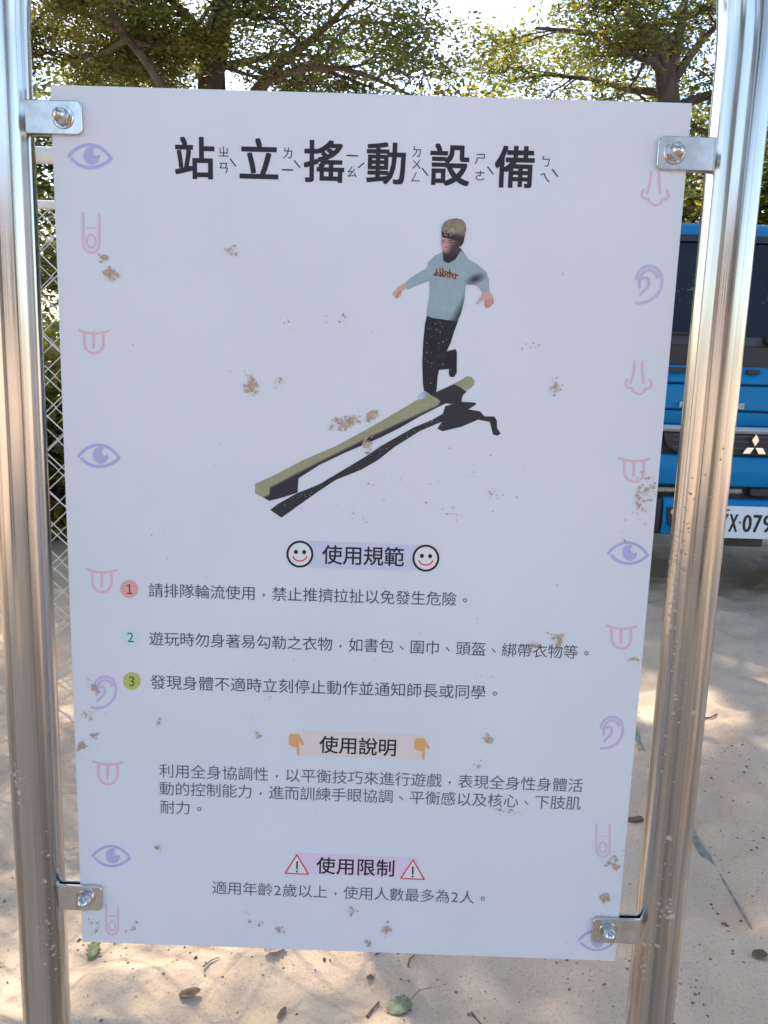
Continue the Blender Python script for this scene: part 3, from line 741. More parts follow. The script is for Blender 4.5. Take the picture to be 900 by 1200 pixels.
# headings on coloured bands
def band(name, poly, col): q = Print(); q.pxpoly(poly); q.put(name, col)
band('printed_band', [(362, 633.5), (488, 638.5), (500, 645), (500, 660), (488, 669), (362, 665)], (183, 184, 212))
band('printed_band', [(350, 857), (493, 861.5), (497, 865), (495, 890), (351, 884.5), (347, 860)], (220, 188, 190))
band('printed_band', [(346, 999), (490, 1006), (490, 1030), (346, 1023.5)], (212, 182, 208))
for body, c0, c1, em in (('使用規範', (389.5, 650), (462, 652.5), 24.5), ('使用說明', (385.5, 872.6), (454, 875.8), 23), ('使用限制', (382, 1014.2), (452, 1017.2), 23)):
    h = Print(); h.text(body, c0, c1, em, bold=.013, lay=2); h.put('printed_heading', BLACK)
for c, r in (((351.5, 649.3), 14.6), ((499, 654), 14.6)):
    q = Print(); q.disc(c, r - 1, 2); f_ = q.put('printed_smiley_face', (203, 204, 216))
    q = Print(); q.ring(c, r, 2.6, 3); q.disc((c[0] - 4.7, c[1] - 2.6), 2.5, 3, 12); q.disc((c[0] + 5, c[1] - 2.4), 2.5, 3, 12); q.put('printed_smiley_outline', BLACK)
    q = Print(); q.line([(c[0] + 8 * math.cos(a), c[1] + 2 + 6 * math.sin(a)) for a in np.linspace(.15, math.pi - .15, 12)], 1.6, 3); q.put('printed_smiley_mouth', (205, 40, 70))
for cx, cy in ((347, 872), (494, 877)):
    q = Print()
    q.pxpoly([(cx - 8.5, cy - 8), (cx - 7, cy - 12), (cx + 3, cy - 12), (cx + 5, cy - 9), (cx + 9.5, cy - .5), (cx + 8, cy + 1.5), (cx + 3.6, cy - 3), (cx + 3.8, cy + 12.8), (cx + 1, cy + 12.8), (cx + .8, cy + 2.6),
              (cx - 1.5, cy + 3.5), (cx - 4, cy + 2.6), (cx - 6, cy + 2), (cx - 8.5, cy)], 2)
    q.put('printed_pointing_hand', (222, 152, 106))
for a, b, c in (((348, 1001.5), (334.5, 1023), (361.5, 1024.3)), ((484, 1007.5), (469.8, 1029), (497, 1030.3))):
    q = Print(); q.pxpoly([a, b, c], 2); q.put('printed_warning_fill', (208, 200, 214))
    q = Print()
    for u, v in ((a, b), (b, c), (c, a)): q.line([u, v], 1.6, 3)
    q.put('printed_warning_triangle', (215, 60, 90))
    q = Print(); m_ = ((a[0] + b[0] + c[0]) / 3, (a[1] + b[1] + c[1]) / 3); q.line([(m_[0] + .2, m_[1] - 6.5), (m_[0] + .1, m_[1] + 1.5)], 2.0, 3); q.disc((m_[0], m_[1] + 4.6), 1.2, 3, 10); q.put('printed_exclamation_mark', BLACK)
for n_, c, r, col, tc_ in (('1', (151.5, 690), 10.6, (222, 148, 152), (105, 62, 72)), ('2', (153, 746.5), 10.4, (184, 207, 222), (60, 92, 105)), ('3', (154.5, 798), 10.4, (163, 172, 96), (72, 78, 50))):
    q = Print(); q.disc(c, r); q.put('printed_number_disc', col)
    q = Print()
    if n_ == '1':
        q.line([(c[0] - 2.4, c[1] - 3.6), (c[0] + .4, c[1] - 5.4), (c[0] + .4, c[1] + 5)], 1.5, 2); q.line([(c[0] - 2.6, c[1] + 5.2), (c[0] + 3.2, c[1] + 5.4)], 1.4, 3)
    else: q.char(n_, (c[0], c[1] - .3), 17, (1, .03), lay=2)
    q.put('printed_number', tc_)

# little icons of the senses down both edges
EYE = (160, 160, 200); PINK = (216, 166, 182); MAUVE = (200, 168, 196); EAR = (178, 166, 200)
def bez(p0, p1, p2, p3, n=10):
    return [tuple((1 - t) ** 3 * a + 3 * (1 - t) ** 2 * t * b + 3 * (1 - t) * t * t * c + t ** 3 * d for a, b, c, d in zip(p0, p1, p2, p3)) for t in np.linspace(0, 1, n + 1)]
def icon(kind, cx, cy, s=1.0):
    q = Print()
    def T(pts): return [(cx + x * s, cy + (y + .03 * x) * s) for x, y in pts]
    if kind == 'eye':
        q.line(T(bez((-25, 1), (-14, -14), (8, -22), (25, 2), 14)), 3.6 * s); q.line(T(bez((25, 2), (10, 17), (-10, 17), (-21, 4), 14)), 3.6 * s, 1)
        ring_ = [(2 + 9.6 * math.cos(a), 10.4 * math.sin(a) - .5) for a in np.linspace(-.15, 2 * math.pi - 1.15, 22)]
        q.pxpoly(T(ring_ + bez(ring_[-1], (1.5, -6), (2.5, 3.5), ring_[0], 6)[1:-1]), 2); col = EYE
    elif kind == 'tongue':
        q.line(T(bez((-19, -14), (-8, -9), (8, -9), (19, -14), 10)), 3.2 * s)
        q.line(T([(-12.5, -11), (-12.5, 2)] + bez((-12.5, 2), (-12, 20), (12, 20), (12.5, 2), 12)[1:] + [(12.5, -11)]), 3.2 * s, 1); q.line(T([(-.3, -10), (-.3, 8)]), 3.2 * s, 2); col = PINK
    elif kind == 'finger':
        q.line(T([(-9.5, -23), (-9.5, 12)] + bez((-9.5, 12), (-9, 27), (9, 27), (9.5, 12), 12)[1:] + [(9.5, -23)]), 3.0 * s)
        q.line(T([(-4.5, -6), (4.5, -6)]), 2.2 * s, 1); q.line(T([(5.2 * math.cos(a), 9.5 + 7.5 * math.sin(a)) for a in np.linspace(0, 2 * math.pi, 20)]), 2.4 * s, 1); col = MAUVE
    elif kind == 'nose':
        q.line(T(bez((-5, -21), (-5, -10), (-6.5, -4), (-9.5, 6), 8)), 2.8 * s); q.line(T(bez((5, -21), (5, -10), (6, -4), (6.5, 6), 8)), 2.8 * s, 1)
        q.line(T(bez((-14, 2), (-20, 10), (-13, 15), (-8.5, 12.5), 8) + bez((-8.5, 12.5), (-6, 23), (8, 23), (9, 12.5), 10)[1:] + bez((9, 12.5), (14, 15), (20, 9), (14.5, 2), 8)[1:]), 2.8 * s, 2); col = PINK
    else:
        q.line(T(bez((-14.5, -6), (-12, -26), (18, -28), (15.5, -1), 14) + bez((15.5, -1), (14, 14), (0, 23), (-14, 22.5), 12)[1:]), 3.6 * s)
        q.line(T(bez((-10.5, 4), (-13, -18), (6, -22), (10.5, -9), 12)), 3.2 * s, 1); q.line(T(bez((-7, -6), (-1, -12), (4, -2), (-2, 5), 8) + [(-7, 9), (-9.5, 13)]), 3.0 * s, 2); col = EAR
    q.put('printed_%s_icon' % kind, col)
for a in (('eye', 105.5, 183), ('finger', 107, 273), ('tongue', 110, 400, .9), ('eye', 116, 534, .95), ('tongue', 119.5, 680, .9), ('ear', 122.5, 811, .86), ('tongue', 126.5, 905, .9), ('eye', 130.5, 1003, .87), ('finger', 131.5, 1078, .74),
          ('nose', 767.5, 221, .95), ('ear', 760, 333), ('nose', 748, 443, .92), ('tongue', 743, 550, .93), ('eye', 736, 648, .92), ('tongue', 728, 746, .9), ('ear', 716.5, 858, .85), ('finger', 706.5, 985, .82), ('eye', 698.5, 1102, .82)):
    icon(*a)

# the printed picture: a boy balancing on a swaying log (flat colour print with soft tones)
def vcol_mat():
    m = bpy.data.materials.new('colour_print'); m.use_nodes = True; t_ = m.node_tree; p_ = t_.nodes['Principled BSDF']
    a = t_.nodes.new('ShaderNodeVertexColor'); a.layer_name = 'print'; p_.inputs['Roughness'].default_value = .45; p_.inputs['Specular IOR Level'].default_value = .2
    t_.links.new(a.outputs[0], p_.inputs['Base Color']); return m
VC = vcol_mat()
def tone_poly(name, pts, fn, lay, step=2.0):
    """printed area with a tone function fn(x, y) -> rgb in picture pixels"""
    n = len(pts)
    # resample the outline
    out = []
    for i in range(n):
        a, b = pts[i], pts[(i + 1) % n]; k = max(1, int(math.hypot(b[0] - a[0], b[1] - a[1]) / step))
        out += [(a[0] + (b[0] - a[0]) * j / k, a[1] + (b[1] - a[1]) * j / k) for j in range(k)]
    xs, ys = [q[0] for q in out], [q[1] for q in out]; inner = []
    def inside(x, y):
        c = False; j = len(out) - 1
        for i in range(len(out)):
            if (out[i][1] > y) != (out[j][1] > y) and x < (out[j][0] - out[i][0]) * (y - out[i][1]) / (out[j][1] - out[i][1]) + out[i][0]: c = not c
            j = i
        return c
    y = min(ys)
    while y < max(ys):
        x = min(xs)
        while x < max(xs):
            if inside(x, y): inner.append((x, y))
            x += step
        y += step
    allp = [Vector(q) for q in out + inner]
    vs, _, fs, *_r = delaunay_2d_cdt(allp, [], [list(range(len(out)))], 1, 1e-4)
    Y = PF - .00025 - lay * .00006
    me = bpy.data.meshes.new(name); co = [B(v.x, v.y) for v in vs]
    me.from_pydata([(c[0], Y, c[1]) for c in co], [], [tuple(f) for f in fs]); me.materials.append(VC)
    ca = me.color_attributes.new('print', 'FLOAT_COLOR', 'POINT')
    for i, v in enumerate(vs):
        c = fn(v.x, v.y); ca.data[i].color = (*[min(.82, lin(max(0, min(255, q))) / lin(b) * k) for q, b, k in zip(c, BOARD, VA)], 1)
    o = bpy.data.objects.new(name, me); COL.objects.link(o); o.parent = panel
    return o
def K(pts): return [(440 + x / 5, 240 + y / 5) for x, y in pts]
def Lg(pts): return [(280 + x / 2.647, 420 + y / 2.647) for x, y in pts]
def mixc(a, b, t): t = max(0, min(1, t)); return tuple(p + (q - p) * t for p, q in zip(a, b))
def nz(x, y, s): return noise.noise(Vector((x * s, y * s, 3.3)))
def inpoly(poly, x, y):
    c = False; j = len(poly) - 1
    for i in range(len(poly)):
        if (poly[i][1] > y) != (poly[j][1] > y) and x < (poly[j][0] - poly[i][0]) * (y - poly[i][1]) / (poly[j][1] - poly[i][1]) + poly[i][0]: c = not c
        j = i
    return c
DK = (52, 49, 57); OLIVE = (138, 134, 110)
band('printed_shadow_picture', Lg([(97, 470), (120, 452), (180, 418), (250, 390), (330, 342), (395, 303), (440, 272), (540, 215), (600, 190), (632, 172), (640, 148), (690, 134), (733, 137), (736, 143), (712, 158), (748, 164), (762, 180), (792, 180), (800, 192), (801, 216), (812, 233), (802, 240), (788, 236), (778, 197), (742, 190), (690, 212), (632, 226), (615, 218), (630, 196), (562, 225), (482, 275), (432, 315), (380, 345), (300, 377), (240, 417), (132, 494)]), DK)
tone_poly('printed_log_picture', Lg([(50, 389), (110, 362), (200, 315), (300, 272), (400, 218), (500, 160), (550, 130), (620, 100), (680, 72), (708, 55), (722, 58), (731, 70), (728, 85), (700, 104), (692, 122), (690, 138), (640, 140), (560, 180), (500, 215), (440, 245), (330, 292), (250, 330), (185, 372), (182, 416), (140, 430), (95, 442), (50, 418)]),
          lambda x, y: (lambda d: mixc(mixc((147, 143, 116), OLIVE, .5 + nz(x, y, .25)), DK, (d - 10.5) / 2.2) if x < 513 or x > 541 else (mixc(OLIVE, DK, min((x - 513) / 2, (541 - x) / 3) + (d - 10.5) / 2)))(
              (y - (567.5 - (x - 299) * .484 - 9.5 * math.sin(max(0, min(1, (x - 299) / 255)) * math.pi) * .35)) * .9 + (0 if x > 316 else -7)), 1, 1.8)
band('printed_shadow_picture', Lg([(592, 112), (628, 98), (668, 80), (690, 92), (706, 104), (690, 116), (676, 122), (690, 132), (660, 142), (630, 136), (612, 122)]), DK)
bpy.context.view_layer.update()
for v in COL.objects[-1].data.vertices: v.co.y -= .0003
TROU = (34, 32, 42)
tone_poly('printed_trousers_picture', K([(302, 648), (400, 665), (485, 678), (462, 740), (440, 810), (418, 858), (470, 845), (477, 865), (476, 985), (462, 1008), (440, 1010), (430, 995), (430, 962), (372, 968), (365, 1000), (358, 1085), (345, 1118), (310, 1110), (285, 1095), (278, 1050), (274, 920), (280, 800), (290, 700)]),
          lambda x, y: mixc(TROU, (48, 46, 58), .4 + nz(x, y, .3)), 3, 2)
tone_poly('printed_shoe_picture', K([(238, 1132), (262, 1104), (290, 1090), (318, 1108), (304, 1128), (262, 1142)]), lambda x, y: mixc((165, 178, 192), (120, 130, 145), (x - 494) / 8), 4, 1.5)
SH = (130, 145, 156)
armd = K([(528, 466), (545, 430), (580, 420), (632, 398), (612, 430), (590, 468)])
tone_poly('printed_shirt_picture', K([(390, 278), (345, 300), (310, 335), (302, 372), (250, 400), (205, 430), (178, 455), (178, 490), (188, 496), (240, 472), (316, 445), (318, 520), (305, 600), (299, 648), (330, 662), (400, 672), (480, 684), (500, 640), (520, 560), (528, 468), (585, 470), (610, 490), (628, 517), (668, 505), (664, 440), (650, 395), (600, 350), (545, 320), (520, 285), (492, 252), (440, 300)]),
          lambda x, y: mixc(mixc(mixc(SH, (144, 161, 171), .5 + .4 * nz(x, y, .12)), (62, 70, 78), (x - (531 + 10 * math.sin((y - 300) * .05)) - (374 - y) * .10) / 9 if y > 336 and x < 546.5 else 0),
                            (60, 62, 72), max(1.15 - math.hypot((x - 557) / 12, (y - 327 + (x - 557) * .35) / 6.5), 1.0 - math.hypot((x - 489) / 16, (y - 336.5 + (x - 489) * .45) / 3.2), 0)), 4, 1.6)
tone_poly('printed_neck_picture', K([(392, 270), (397, 325), (405, 335), (430, 343), (470, 318), (500, 268), (520, 288), (495, 250), (470, 240)]), lambda x, y: mixc((80, 62, 66), (45, 42, 52), (y - 292) / 12), 5, 1.6)
tone_poly('printed_face_picture', K([(388, 165), (385, 195), (383, 225), (388, 250), (394, 272), (402, 288), (420, 296), (440, 290), (470, 265), (495, 238), (512, 205), (500, 170), (440, 160)]),
          lambda x, y: mixc(mixc((180, 140, 140), (134, 98, 102), (x - 522) / 8 + nz(x, y, .4) * .4), (72, 54, 60), max((x - 528 + (y - 285) * .6) / 7, (y - 294.5) / 3)), 6, 1.2)
q = Print(); q.line([(518.6, 284.2), (520.8, 284)], 1.0, 8); q.line([(526.2, 284), (529.2, 284.4)], 1.1, 8); q.line([(521.6, 289.6), (524.4, 290)], .8, 8); q.line([(518, 282), (521, 281.6)], .8, 8); q.line([(525.6, 281.6), (530, 282.2)], .8, 8); q.put('printed_face_features', (70, 50, 58))
q = Print(); q.line([(520, 294.2), (525.5, 294.6)], 1.5, 8); q.put('printed_lips', (150, 92, 98))
tone_poly('printed_hair_picture', K([(386, 165), (388, 132), (400, 105), (430, 85), (472, 79), (510, 88), (528, 112), (531, 150), (522, 190), (514, 225), (500, 247), (490, 240), (497, 205), (480, 212), (450, 205), (420, 196), (392, 192)]),
          lambda x, y: mixc(mixc((138, 126, 110), (118, 106, 94), .5 + nz(x, y, .3)), (58, 46, 52), (y - 271 + max(0, (527 - x)) * .1 - .2 * (x - 530)) / 5.5), 7, 1.4)
q = Print()
rg = random.Random(2)
for k in range(42):
    a = rg.uniform(0, 6.28); r = math.sqrt(rg.random()) * 7; q.disc((526 + r * math.cos(a), 271 + r * .85 * math.sin(a)), rg.uniform(.25, .6), 9, 6)
for k in range(34):
    x, y = 440 + rg.uniform(282, 470) / 5, 240 + rg.uniform(690, 1080) / 5
    if inpoly(K([(302, 648), (485, 678), (462, 740), (418, 858), (470, 845), (476, 985), (430, 962), (372, 968), (358, 1085), (285, 1095), (274, 920)]), x, y): q.disc((x, y), rg.uniform(.2, .55), 9, 6)
for k in range(90):
    t_ = rg.random(); x = 330 + 190 * t_ + rg.gauss(0, 3); y = 592 - 100 * t_ + rg.gauss(0, 4) - 6 * math.sin(t_ * 3.1); q.disc((x, y), rg.uniform(.2, .5), 9, 6)
q.put('worn_print_speckle', (190, 186, 192))
hand = (188, 150, 142)
q = Print(); q.pxpoly(K([(176, 458), (160, 466), (130, 485), (104, 512), (100, 535), (112, 528), (112, 545), (128, 550), (148, 535), (156, 505), (180, 485)]), 3); q.put('printed_hand_picture', hand)
q = Print(); q.pxpoly(K([(628, 512), (618, 535), (590, 580), (600, 584), (632, 555), (640, 598), (652, 607), (668, 602), (692, 580), (695, 555), (685, 530), (666, 504)]), 3)
q.put('printed_hand_picture', hand)
q = Print(); q.line(K([(120, 545), (132, 522), (150, 505)]), .9, 5); q.line(K([(648, 560), (652, 598)]), .8, 5); q.line(K([(664, 555), (668, 596)]), .8, 5); q.line(K([(680, 552), (684, 582)]), .8, 5); q.put('printed_hand_shading', (128, 92, 92))
# scribbled lettering on the jumper
def scr(q, wd, lay):
    for st in ([(352, 400), (338, 412), (350, 416), (358, 404)], [(357, 375), (357, 416)], [(366, 396), (366, 412), (376, 416)], [(378, 372), (380, 418)], [(384, 398), (392, 408), (384, 420)], [(394, 374), (397, 420)], [(404, 392), (412, 406), (404, 422)],
               [(412, 390), (426, 398)], [(424, 398), (416, 410), (428, 418), (420, 426)], [(434, 380), (437, 428)], [(428, 398), (446, 402)], [(450, 416), (462, 408), (452, 402), (448, 420), (460, 432)], [(468, 404), (470, 434)], [(470, 412), (484, 414)]):
        q.line(K(st), wd, lay)
q = Print(); scr(q, 2.0, 6); q.put('printed_jumper_lettering_outline', (176, 112, 84))
q = Print(); scr(q, .9, 8); q.put('printed_jumper_lettering', (66, 52, 56))

# dried mud thrown on the panel
def mud_blob(mb, x, z, r, rg, y, axis_y=True):
    n = rg.randint(6, 9); ang = rg.uniform(0, 6.28); el = rg.uniform(.5, 1.0)
    ring_ = []
    for k in range(n):
        a = k * 2 * math.pi / n; rr = r * rg.uniform(.35, 1.45); u, v = rr * math.cos(a), rr * el * math.sin(a)
        ring_.append((x + u * math.cos(ang) - v * math.sin(ang), y, z + u * math.sin(ang) + v * math.cos(ang)))
    mb.add(ring_ + [(x, y - min(.0005, r * .16), z)], [(k, (k + 1) % n, n) for k in range(n)])
mud = MB(); rg = random.Random(31)
MUDS = [  # px, py, spread x, spread y, tilt, number, size in px
    (122, 302, 5, 3, .5, 14, 1.6), (129, 320, 7, 5, 0, 40, 1.7), (272, 294, 6, 4, 0, 26, 1.4), (294, 450, 5, 11, -.4, 60, 1.5), (328, 448, 8, 3, -.6, 14, 1.0), (404, 494, 16, 6, -.2, 75, 1.7), (436, 486, 6, 5, 0, 30, 1.7), (431, 520, 7, 6, .6, 36, 1.5),
    (652, 453, 6, 7, 0, 34, 1.6), (622, 405, 14, 7, 0, 18, .8), (398, 375, 10, 6, 0, 14, .9), (335, 384, 10, 8, 0, 10, .9), (755, 577, 10, 26, .3, 85, 1.2), (746, 579, 2, 2, 0, 5, 2.0), (652, 745, 8, 4, 0, 22, 1.6), (655, 752, 4, 4, 0, 14, 1.8), (625, 755, 5, 4, 0, 16, 1.5), (741, 772, 4, 3, 0, 14, 1.5),
    (112, 806, 5, 8, -.5, 26, 1.3), (104, 836, 9, 5, -.8, 22, 1.2), (95, 874, 4, 5, -.7, 26, 1.6), (110, 862, 4, 5, -.5, 12, 1.5), (185, 846, 2, 4, 0, 12, 1.2), (571, 864, 4, 5, -.3, 24, 1.7), (303, 860, 4, 4, 0, 10, 1.3), (563, 897, 4, 3, 0, 9, 1.2), (313, 816, 4, 8, 0, 10, 1.0), (565, 788, 9, 12, 0, 10, .8),
    (300, 1080, 16, 3, 0, 8, .9), (412, 1067, 4, 5, 0, 16, 1.3), (453, 1087, 4, 6, 0, 34, 1.4), (433, 1104, 3, 3, 0, 12, 1.4), (328, 1088, 4, 4, 0, 12, 1.4), (290, 1070, 4, 3, 0, 8, 1.3), (187, 993, 3, 5, 0, 14, 1.2), (156, 1087, 3, 6, .3, 16, 1.3), (110, 1082, 9, 10, 0, 22, 1.2), (100, 1068, 5, 6, 0, 10, 1.5),
    (600, 950, 6, 3, .3, 14, 1.3), (586, 950, 5, 3, .3, 8, 1.1), (720, 1006, 6, 8, .6, 24, 1.5), (708, 1053, 4, 6, .2, 28, 1.6), (712, 1075, 12, 3, .3, 16, 1.3), (722, 1016, 3, 3, 0, 9, 1.6), (480, 575, 60, 22, 0, 26, .6), (560, 560, 50, 45, 0, 34, .6), (410, 400, 30, 40, 0, 24, .5), (590, 690, 60, 40, 0, 22, .5), (450, 850, 180, 70, 0, 50, .45), (430, 700, 200, 200, 0, 90, .45), (660, 300, 60, 90, 0, 22, .45), (733, 628, 6, 20, 0, 14, .8),
    (680, 1105, 40, 10, 0, 16, .7), (530, 600, 14, 10, 0, 16, .9), (578, 579, 4, 5, 0, 14, 1.1), (560, 545, 4, 18, .2, 14, .7), (417, 604, 12, 4, .4, 12, .8), (190, 640, 60, 60, 0, 16, .5), (205, 420, 80, 90, 0, 12, .5)]
for (px_, py_, sx, sy, tl, n, s) in MUDS:
    for k in range(n):
        a, b = rg.gauss(0, sx * .62), rg.gauss(0, sy * .62)
        x, y = px_ + a * math.cos(tl) - b * math.sin(tl), py_ + a * math.sin(tl) + b * math.cos(tl)
        X, Z = B(x, y)
        if abs(X) < .298 and abs(Z - SZ) < .448 and (k % 3 == 0) and s > .9:
            U_, W_ = B(x + rg.gauss(0, sx * .9), y + rg.gauss(0, sy * .9) + abs(rg.gauss(0, 3)))
            if abs(U_) < .298 and abs(W_ - SZ) < .448: mud_blob(mud, U_, W_, .00034 * rg.lognormvariate(0, .4), rg, PF - .0011)
        if abs(X) < .298 and abs(Z - SZ) < .448: mud_blob(mud, X, Z, s * .00074 * min(2.6, rg.lognormvariate(-.2, .65)), rg, PF - .0011)
tag(mud.build('dried_mud', MUD, panel, fix=False), kind='stuff')

# mud on the poles
mud = MB()
for (sx, z, a0, n, sp) in ((1, .905, -2.5, 50, .03), (1, .86, -2.7, 70, .03), (1, .80, -2.3, 26, .03), (1, .74, -1.9, 20, .03), (1, .66, -2.2, 16, .03), (1, .55, -1.9, 16, .02), (1, .50, -1.7, 34, .013), (1, .43, -2.3, 44, .015), (-1, .62, -1.9, 60, .014), (-1, .43, -.9, 34, .02), (-1, .50, -.9, 14, .05), (1, .95, -1.6, 10, .03)):
    for k in range(n):
        a = a0 + rg.gauss(0, .2); zz = z + rg.gauss(0, sp); r = .0011 * rg.lognormvariate(0, .5)
        c = Vector((sx * PX, .004, zz)); nrm = Vector((math.cos(a), math.sin(a), 0)); tg = Vector((-math.sin(a), math.cos(a), 0))
        m_ = rg.randint(6, 8); el = rg.uniform(.5, 1.2)
        mud.add([c + nrm * (PR - .0002) + tg * (r * rg.uniform(.6, 1.3) * math.cos(k2 * 6.283 / m_)) + Vector((0, 0, r * el * rg.uniform(.6, 1.3) * math.sin(k2 * 6.283 / m_))) for k2 in range(m_)] + [c + nrm * (PR + min(.0014, r * .7))],
                [(k2, (k2 + 1) % m_, m_) for k2 in range(m_)])
tag(mud.build('dried_mud', MUD, poles, fix=False), kind='stuff')

# clamps: rounded steel tabs, washer and domed nut
def rounded(w, h, r, n=6):
    o = []
    for cx, cy, a0 in ((w - r, h / 2 - r, 0), (r * .2, h / 2 - r * .2, 90), (r * .2, -h / 2 + r * .2, 180), (w - r, -h / 2 + r, 270)):
        rr = r if cx > w / 2 else r * .2
        for k in range(n + 1):
            a = R(a0 + 90 * k / n); o.append((cx + rr * math.cos(a), cy + rr * math.sin(a)))
    return o
BRK = mat('bracket_steel', (.72, .69, .66), .2, metal=1, var=.12, vscale=90)
NUT = mat('nut_steel', (.62, .60, .58), .12, metal=1, bump=.04, bscale=300)
def clamp(sx, ppx, bolt):
    z = B(*bolt)[1]; xb = B(*bolt)[0]; tip = B(*ppx)[0]
    x0 = sx * (PX - PR + .003); w_ = abs(tip - x0)
    t_ = MB(); out = [(x0 - sx * u, z + v) for u, v in rounded(w_, .030, .0055)]
    t_.prism(out, 1, PF - .0045, PF - .0012)
    out2 = [(x0 - sx * u, z + v) for u, v in rounded(w_, .030, .0055)]
    t_.prism(out2, 1, .0024, .0055)
    br = t_.build('bracket', BRK, sign, bevel=.0008)
    wl = MB(); wl.tube([(x0 + sx * .001, PF - .003, z - .0135), (x0 + sx * .001, PF - .003, z + .0135)], .0022, 8); wl.build('weld', BRK, br, smooth=True)
    wa = MB(); wa.lathe([(.0, -.0016), (.0098, -.0016), (.0104, -.0010), (.0104, .0)], (xb, PF - .0046, z), 'y', 28); wa.build('washer', NUT, br, smooth=True)
    nb = MB(); nb.lathe([(.0, -.0135), (.0022, -.0132), (.0045, -.0118), (.0062, -.0092), (.0070, -.0062), (.0072, -.0052)], (xb, PF - .0062, z), 'y', 24)
    hx = [(.0082 * math.cos(R(60 * k + 12)), .0082 * math.sin(R(60 * k + 12))) for k in range(6)]
    nb.prism([(xb + a, z + b) for a, b in hx], 1, PF - .0118, PF - .0063)
    nb.build('domed_nut', NUT, br, smooth=True, bevel=.0006)
clamp(-1, (98, 141), (76, 139)); clamp(1, (769, 182), (789, 180.5)); clamp(-1, (121, 1048), (102, 1050)); clamp(1, (693, 1087), (711, 1088))

# ------------------------------------------------------------------ things lying on the sand
DRYLEAF = mat('dry_leaf', (.14, .085, .05), .8, var=.4, vscale=60)
GREENLEAF = mat('fallen_green_leaf', (.12, .17, .055), .6, var=.35, vscale=120)
PALELEAF = mat('faded_leaf', (.20, .22, .12), .7, var=.4, vscale=110)
TWIG = mat('twig_bark', (.16, .10, .06), .9, var=.3, vscale=60)
PEBBLE = mat('pebble', (.20, .135, .09), .9, var=.5, vscale=80)
HOSE = mat('old_tarp_edge', (.20, .20, .165), .7, var=.35, vscale=50, bump=.2, bscale=80)
def G(px_, py_):
    p = on_ground(px_, py_)
    for _ in range(3): p = on_ground(px_, py_, relief(p.x, p.y))
    return p
def fallen_leaf(name, label, px_, py_, L, W, ang, m, shape='oval', curl=.25, stalk=0.0, group='fallen leaves on the sand', seed=0):
    rg = random.Random(seed); p = G(px_, py_); n = 12
    o_ = []
    for k in range(-n, n + 1):
        u = k / n
        wv = {'oval': math.sqrt(max(0, 1 - u * u)), 'round': max(0, 1 - abs(u) ** 2.6) ** .5, 'maple': max(0, 1 - u * u) ** .5 * (.62 + .38 * abs(math.cos(u * 7)))}[shape]
        o_.append((u * L / 2, wv * W / 2 * rg.uniform(.9, 1.06)))
    vs = []; fs = []
    rows = 5
    for x, hw in o_:
        for r in range(rows):
            v = (r / (rows - 1) * 2 - 1) * hw
            z = .004 + curl * abs(v) * .9 + curl * x * x / L * .8 + rg.uniform(-.0006, .0006)
            vs.append((x, v, z))
    for i in range(len(o_) - 1):
        for r in range(rows - 1): fs.append((i * rows + r, (i + 1) * rows + r, (i + 1) * rows + r + 1, i * rows + r + 1))
    mb = MB(); mb.add(vs, fs)
    if stalk: mb.tube([(L * .45, 0, .005), (L * .5 + stalk * .5, stalk * .12, .010), (L * .5 + stalk, stalk * .05, .006)], .0009, 5)
    o = mb.build(name, m, None, smooth=True, fix=False)
    sm = o.modifiers.new('thickness', 'SOLIDIFY'); sm.thickness = .0006
    o.location = p; o.rotation_euler = (rg.uniform(-.1, .1), rg.uniform(-.1, .1), ang)
    tag(o, label, 'leaf', group)
fallen_leaf('fallen_leaf', 'fresh green leaf lying on the sand under the lower left corner of the sign', 110, 1116, .050, .026, 1.75, GREENLEAF, 'maple', .4, 0, seed=1)
fallen_leaf('fallen_leaf', 'round pale green leaf with a long stalk lying below the middle of the sign', 468, 1182, .046, .040, .55, PALELEAF, 'round', .15, .045, seed=2)
fallen_leaf('fallen_leaf', 'grey-brown curled dead leaf near the lower left pole', 223, 1168, .036, .020, .3, DRYLEAF, 'oval', .6, 0, seed=3)
fallen_leaf('fallen_leaf', 'flat brown leaf between the sign edge and the right pole', 746, 962, .060, .022, .35, DRYLEAF, 'oval', .2, 0, seed=4)
fallen_leaf('fallen_leaf', 'pale brown broken leaf directly under the bottom edge of the sign', 322, 1116, .040, .024, .4, mat('bleached_leaf', (.30, .24, .19), .8, var=.3, vscale=70), 'maple', .5, 0, seed=5)
fallen_leaf('fallen_leaf', 'small brown leaf at the right edge of the frame near the bottom', 890, 1122, .030, .022, .2, DRYLEAF, 'oval', .5, 0, seed=6)
fallen_leaf('fallen_leaf', 'narrow brown leaf in the bright patch left of the round green leaf', 330, 1190, .026, .010, 1.2, DRYLEAF, 'oval', .4, 0, seed=7)
fallen_leaf('fallen_leaf', 'tiny dark leaf beside the round pale green leaf', 434, 1148, .016, .011, .8, DRYLEAF, 'oval', .5, 0, seed=8)
def twig(label, pts, r):
    mb = MB(); P = [G(*q) for q in pts]; c = P[0].copy()
    mb.tube([q - c + Vector((0, 0, r + .001)) for q in P], [r * (1 - .5 * i / len(P)) for i in range(len(P))], 6)
    o = mb.build('twig', TWIG, None, smooth=True); o.location = c; tag(o, label, 'twig', 'twigs lying on the sand')
twig('upright-looking red-brown twig just left of the round pale green leaf', [(430, 1193), (437, 1184), (444, 1176)], .0022)
twig('thin hooked twig under the bottom edge of the sign right of its middle', [(478, 1134), (480, 1125), (486, 1120)], .0013)
twig('short dark twig right of the lower left clamp', [(238, 1134), (247, 1127), (257, 1123)], .0014)
twig('brown stick near the lower right corner of the sign', [(552, 1188), (560, 1198), (568, 1208)], .002)
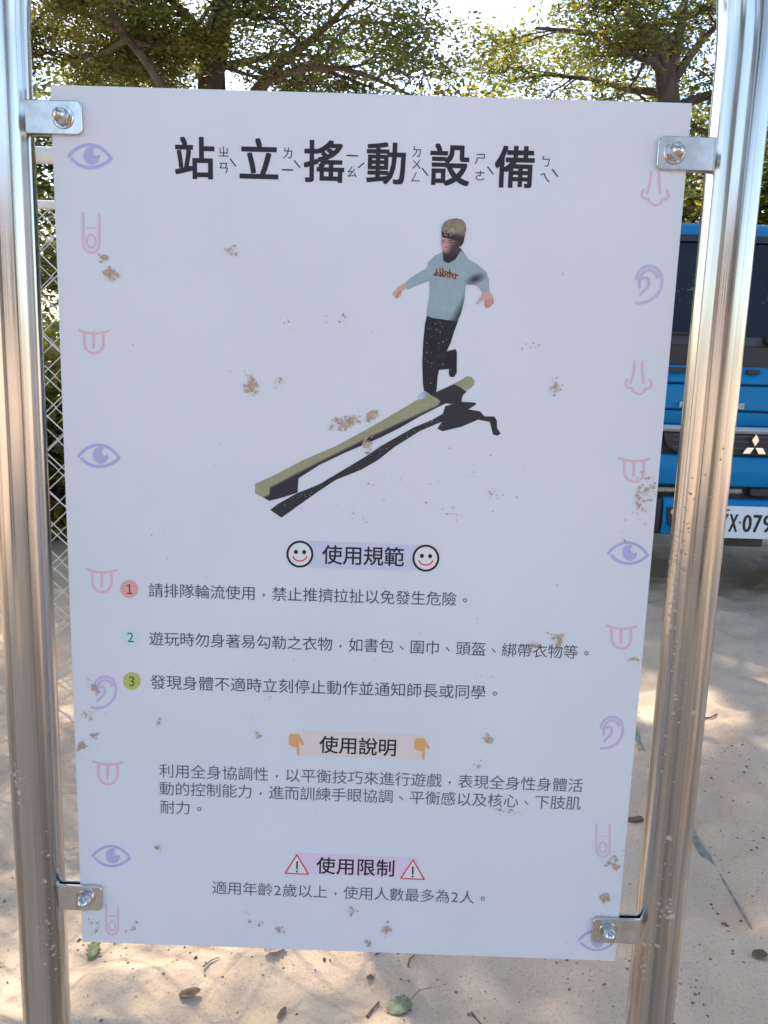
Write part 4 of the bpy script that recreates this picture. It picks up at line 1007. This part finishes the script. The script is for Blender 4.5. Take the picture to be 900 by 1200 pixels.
twig('curved thin twig far right on the shaded sand', [(822, 843), (833, 842), (840, 838)], .003)
# half-buried strip running away from the sign
mb = MB(); P = [G(*q) for q in ((730, 815), (740, 846), (752, 878), (764, 900), (786, 935), (811, 975), (828, 1003), (842, 1022), (852, 1042))]
wd = [.018, .022, .028, .026, .02, .026, .030, .024, .008]; vs = []; fs = []
c0 = P[4].copy()
for i, (p, w_) in enumerate(zip(P, wd)):
    d = (P[min(i + 1, 8)] - P[max(i - 1, 0)]); d.z = 0; d.normalize(); nn = Vector((-d.y, d.x, 0))
    for k, (u, z) in enumerate(((-1, -.012), (-.7, .001), (0, .006), (.7, .0), (1, -.012))): vs.append(p - c0 + nn * w_ * .55 * u + Vector((0, 0, z)))
for i in range(8):
    for k in range(4): fs.append((i * 5 + k, i * 5 + 5 + k, i * 5 + 6 + k, i * 5 + 1 + k))
mb.add(vs, fs); mb.tube([G(845, 1028) - c0 + Vector((0, 0, .001)), G(866, 1063) - c0, G(886, 1096) - c0 - Vector((0, 0, .003))], .0026, 6)
o = mb.build('buried_strip', HOSE, None, smooth=True); o.location = c0; tag(o, 'grey-green strip half buried in the sand to the right of the sign', 'strip')
# crumbs, seeds and bits of leaf
mb = MB(); rg = random.Random(77)
for k in range(8000):
    if k < 4600: x, y = rg.uniform(-.8, 1.1), rg.uniform(.2, 1.5)
    else: x, y = rg.uniform(-3.5, 3.5), rg.uniform(-1, 4.5)
    if noise.noise(Vector((x * 2.3, y * 2.3, 5))) < rg.uniform(-.45, .4): continue
    r = .0015 * rg.lognormvariate(0, .62); z = relief(x, y); a = rg.uniform(0, 6.28); el = rg.uniform(.35, 1)
    m_ = 6; ringp = []
    for q in range(m_):
        t_ = q * 6.283 / m_; u, v = r * rg.uniform(.6, 1.3) * math.cos(t_), r * el * rg.uniform(.6, 1.3) * math.sin(t_)
        ringp.append((x + u * math.cos(a) - v * math.sin(a), y + u * math.sin(a) + v * math.cos(a), z + .0003))
    mb.add(ringp + [(x, y, z + r * .8)], [(q, (q + 1) % m_, m_) for q in range(m_)])
tag(mb.build('leaf_litter', PEBBLE, None, fix=False), 'scattered dark crumbs of leaf and seed over the sand', 'litter', None, 'stuff')
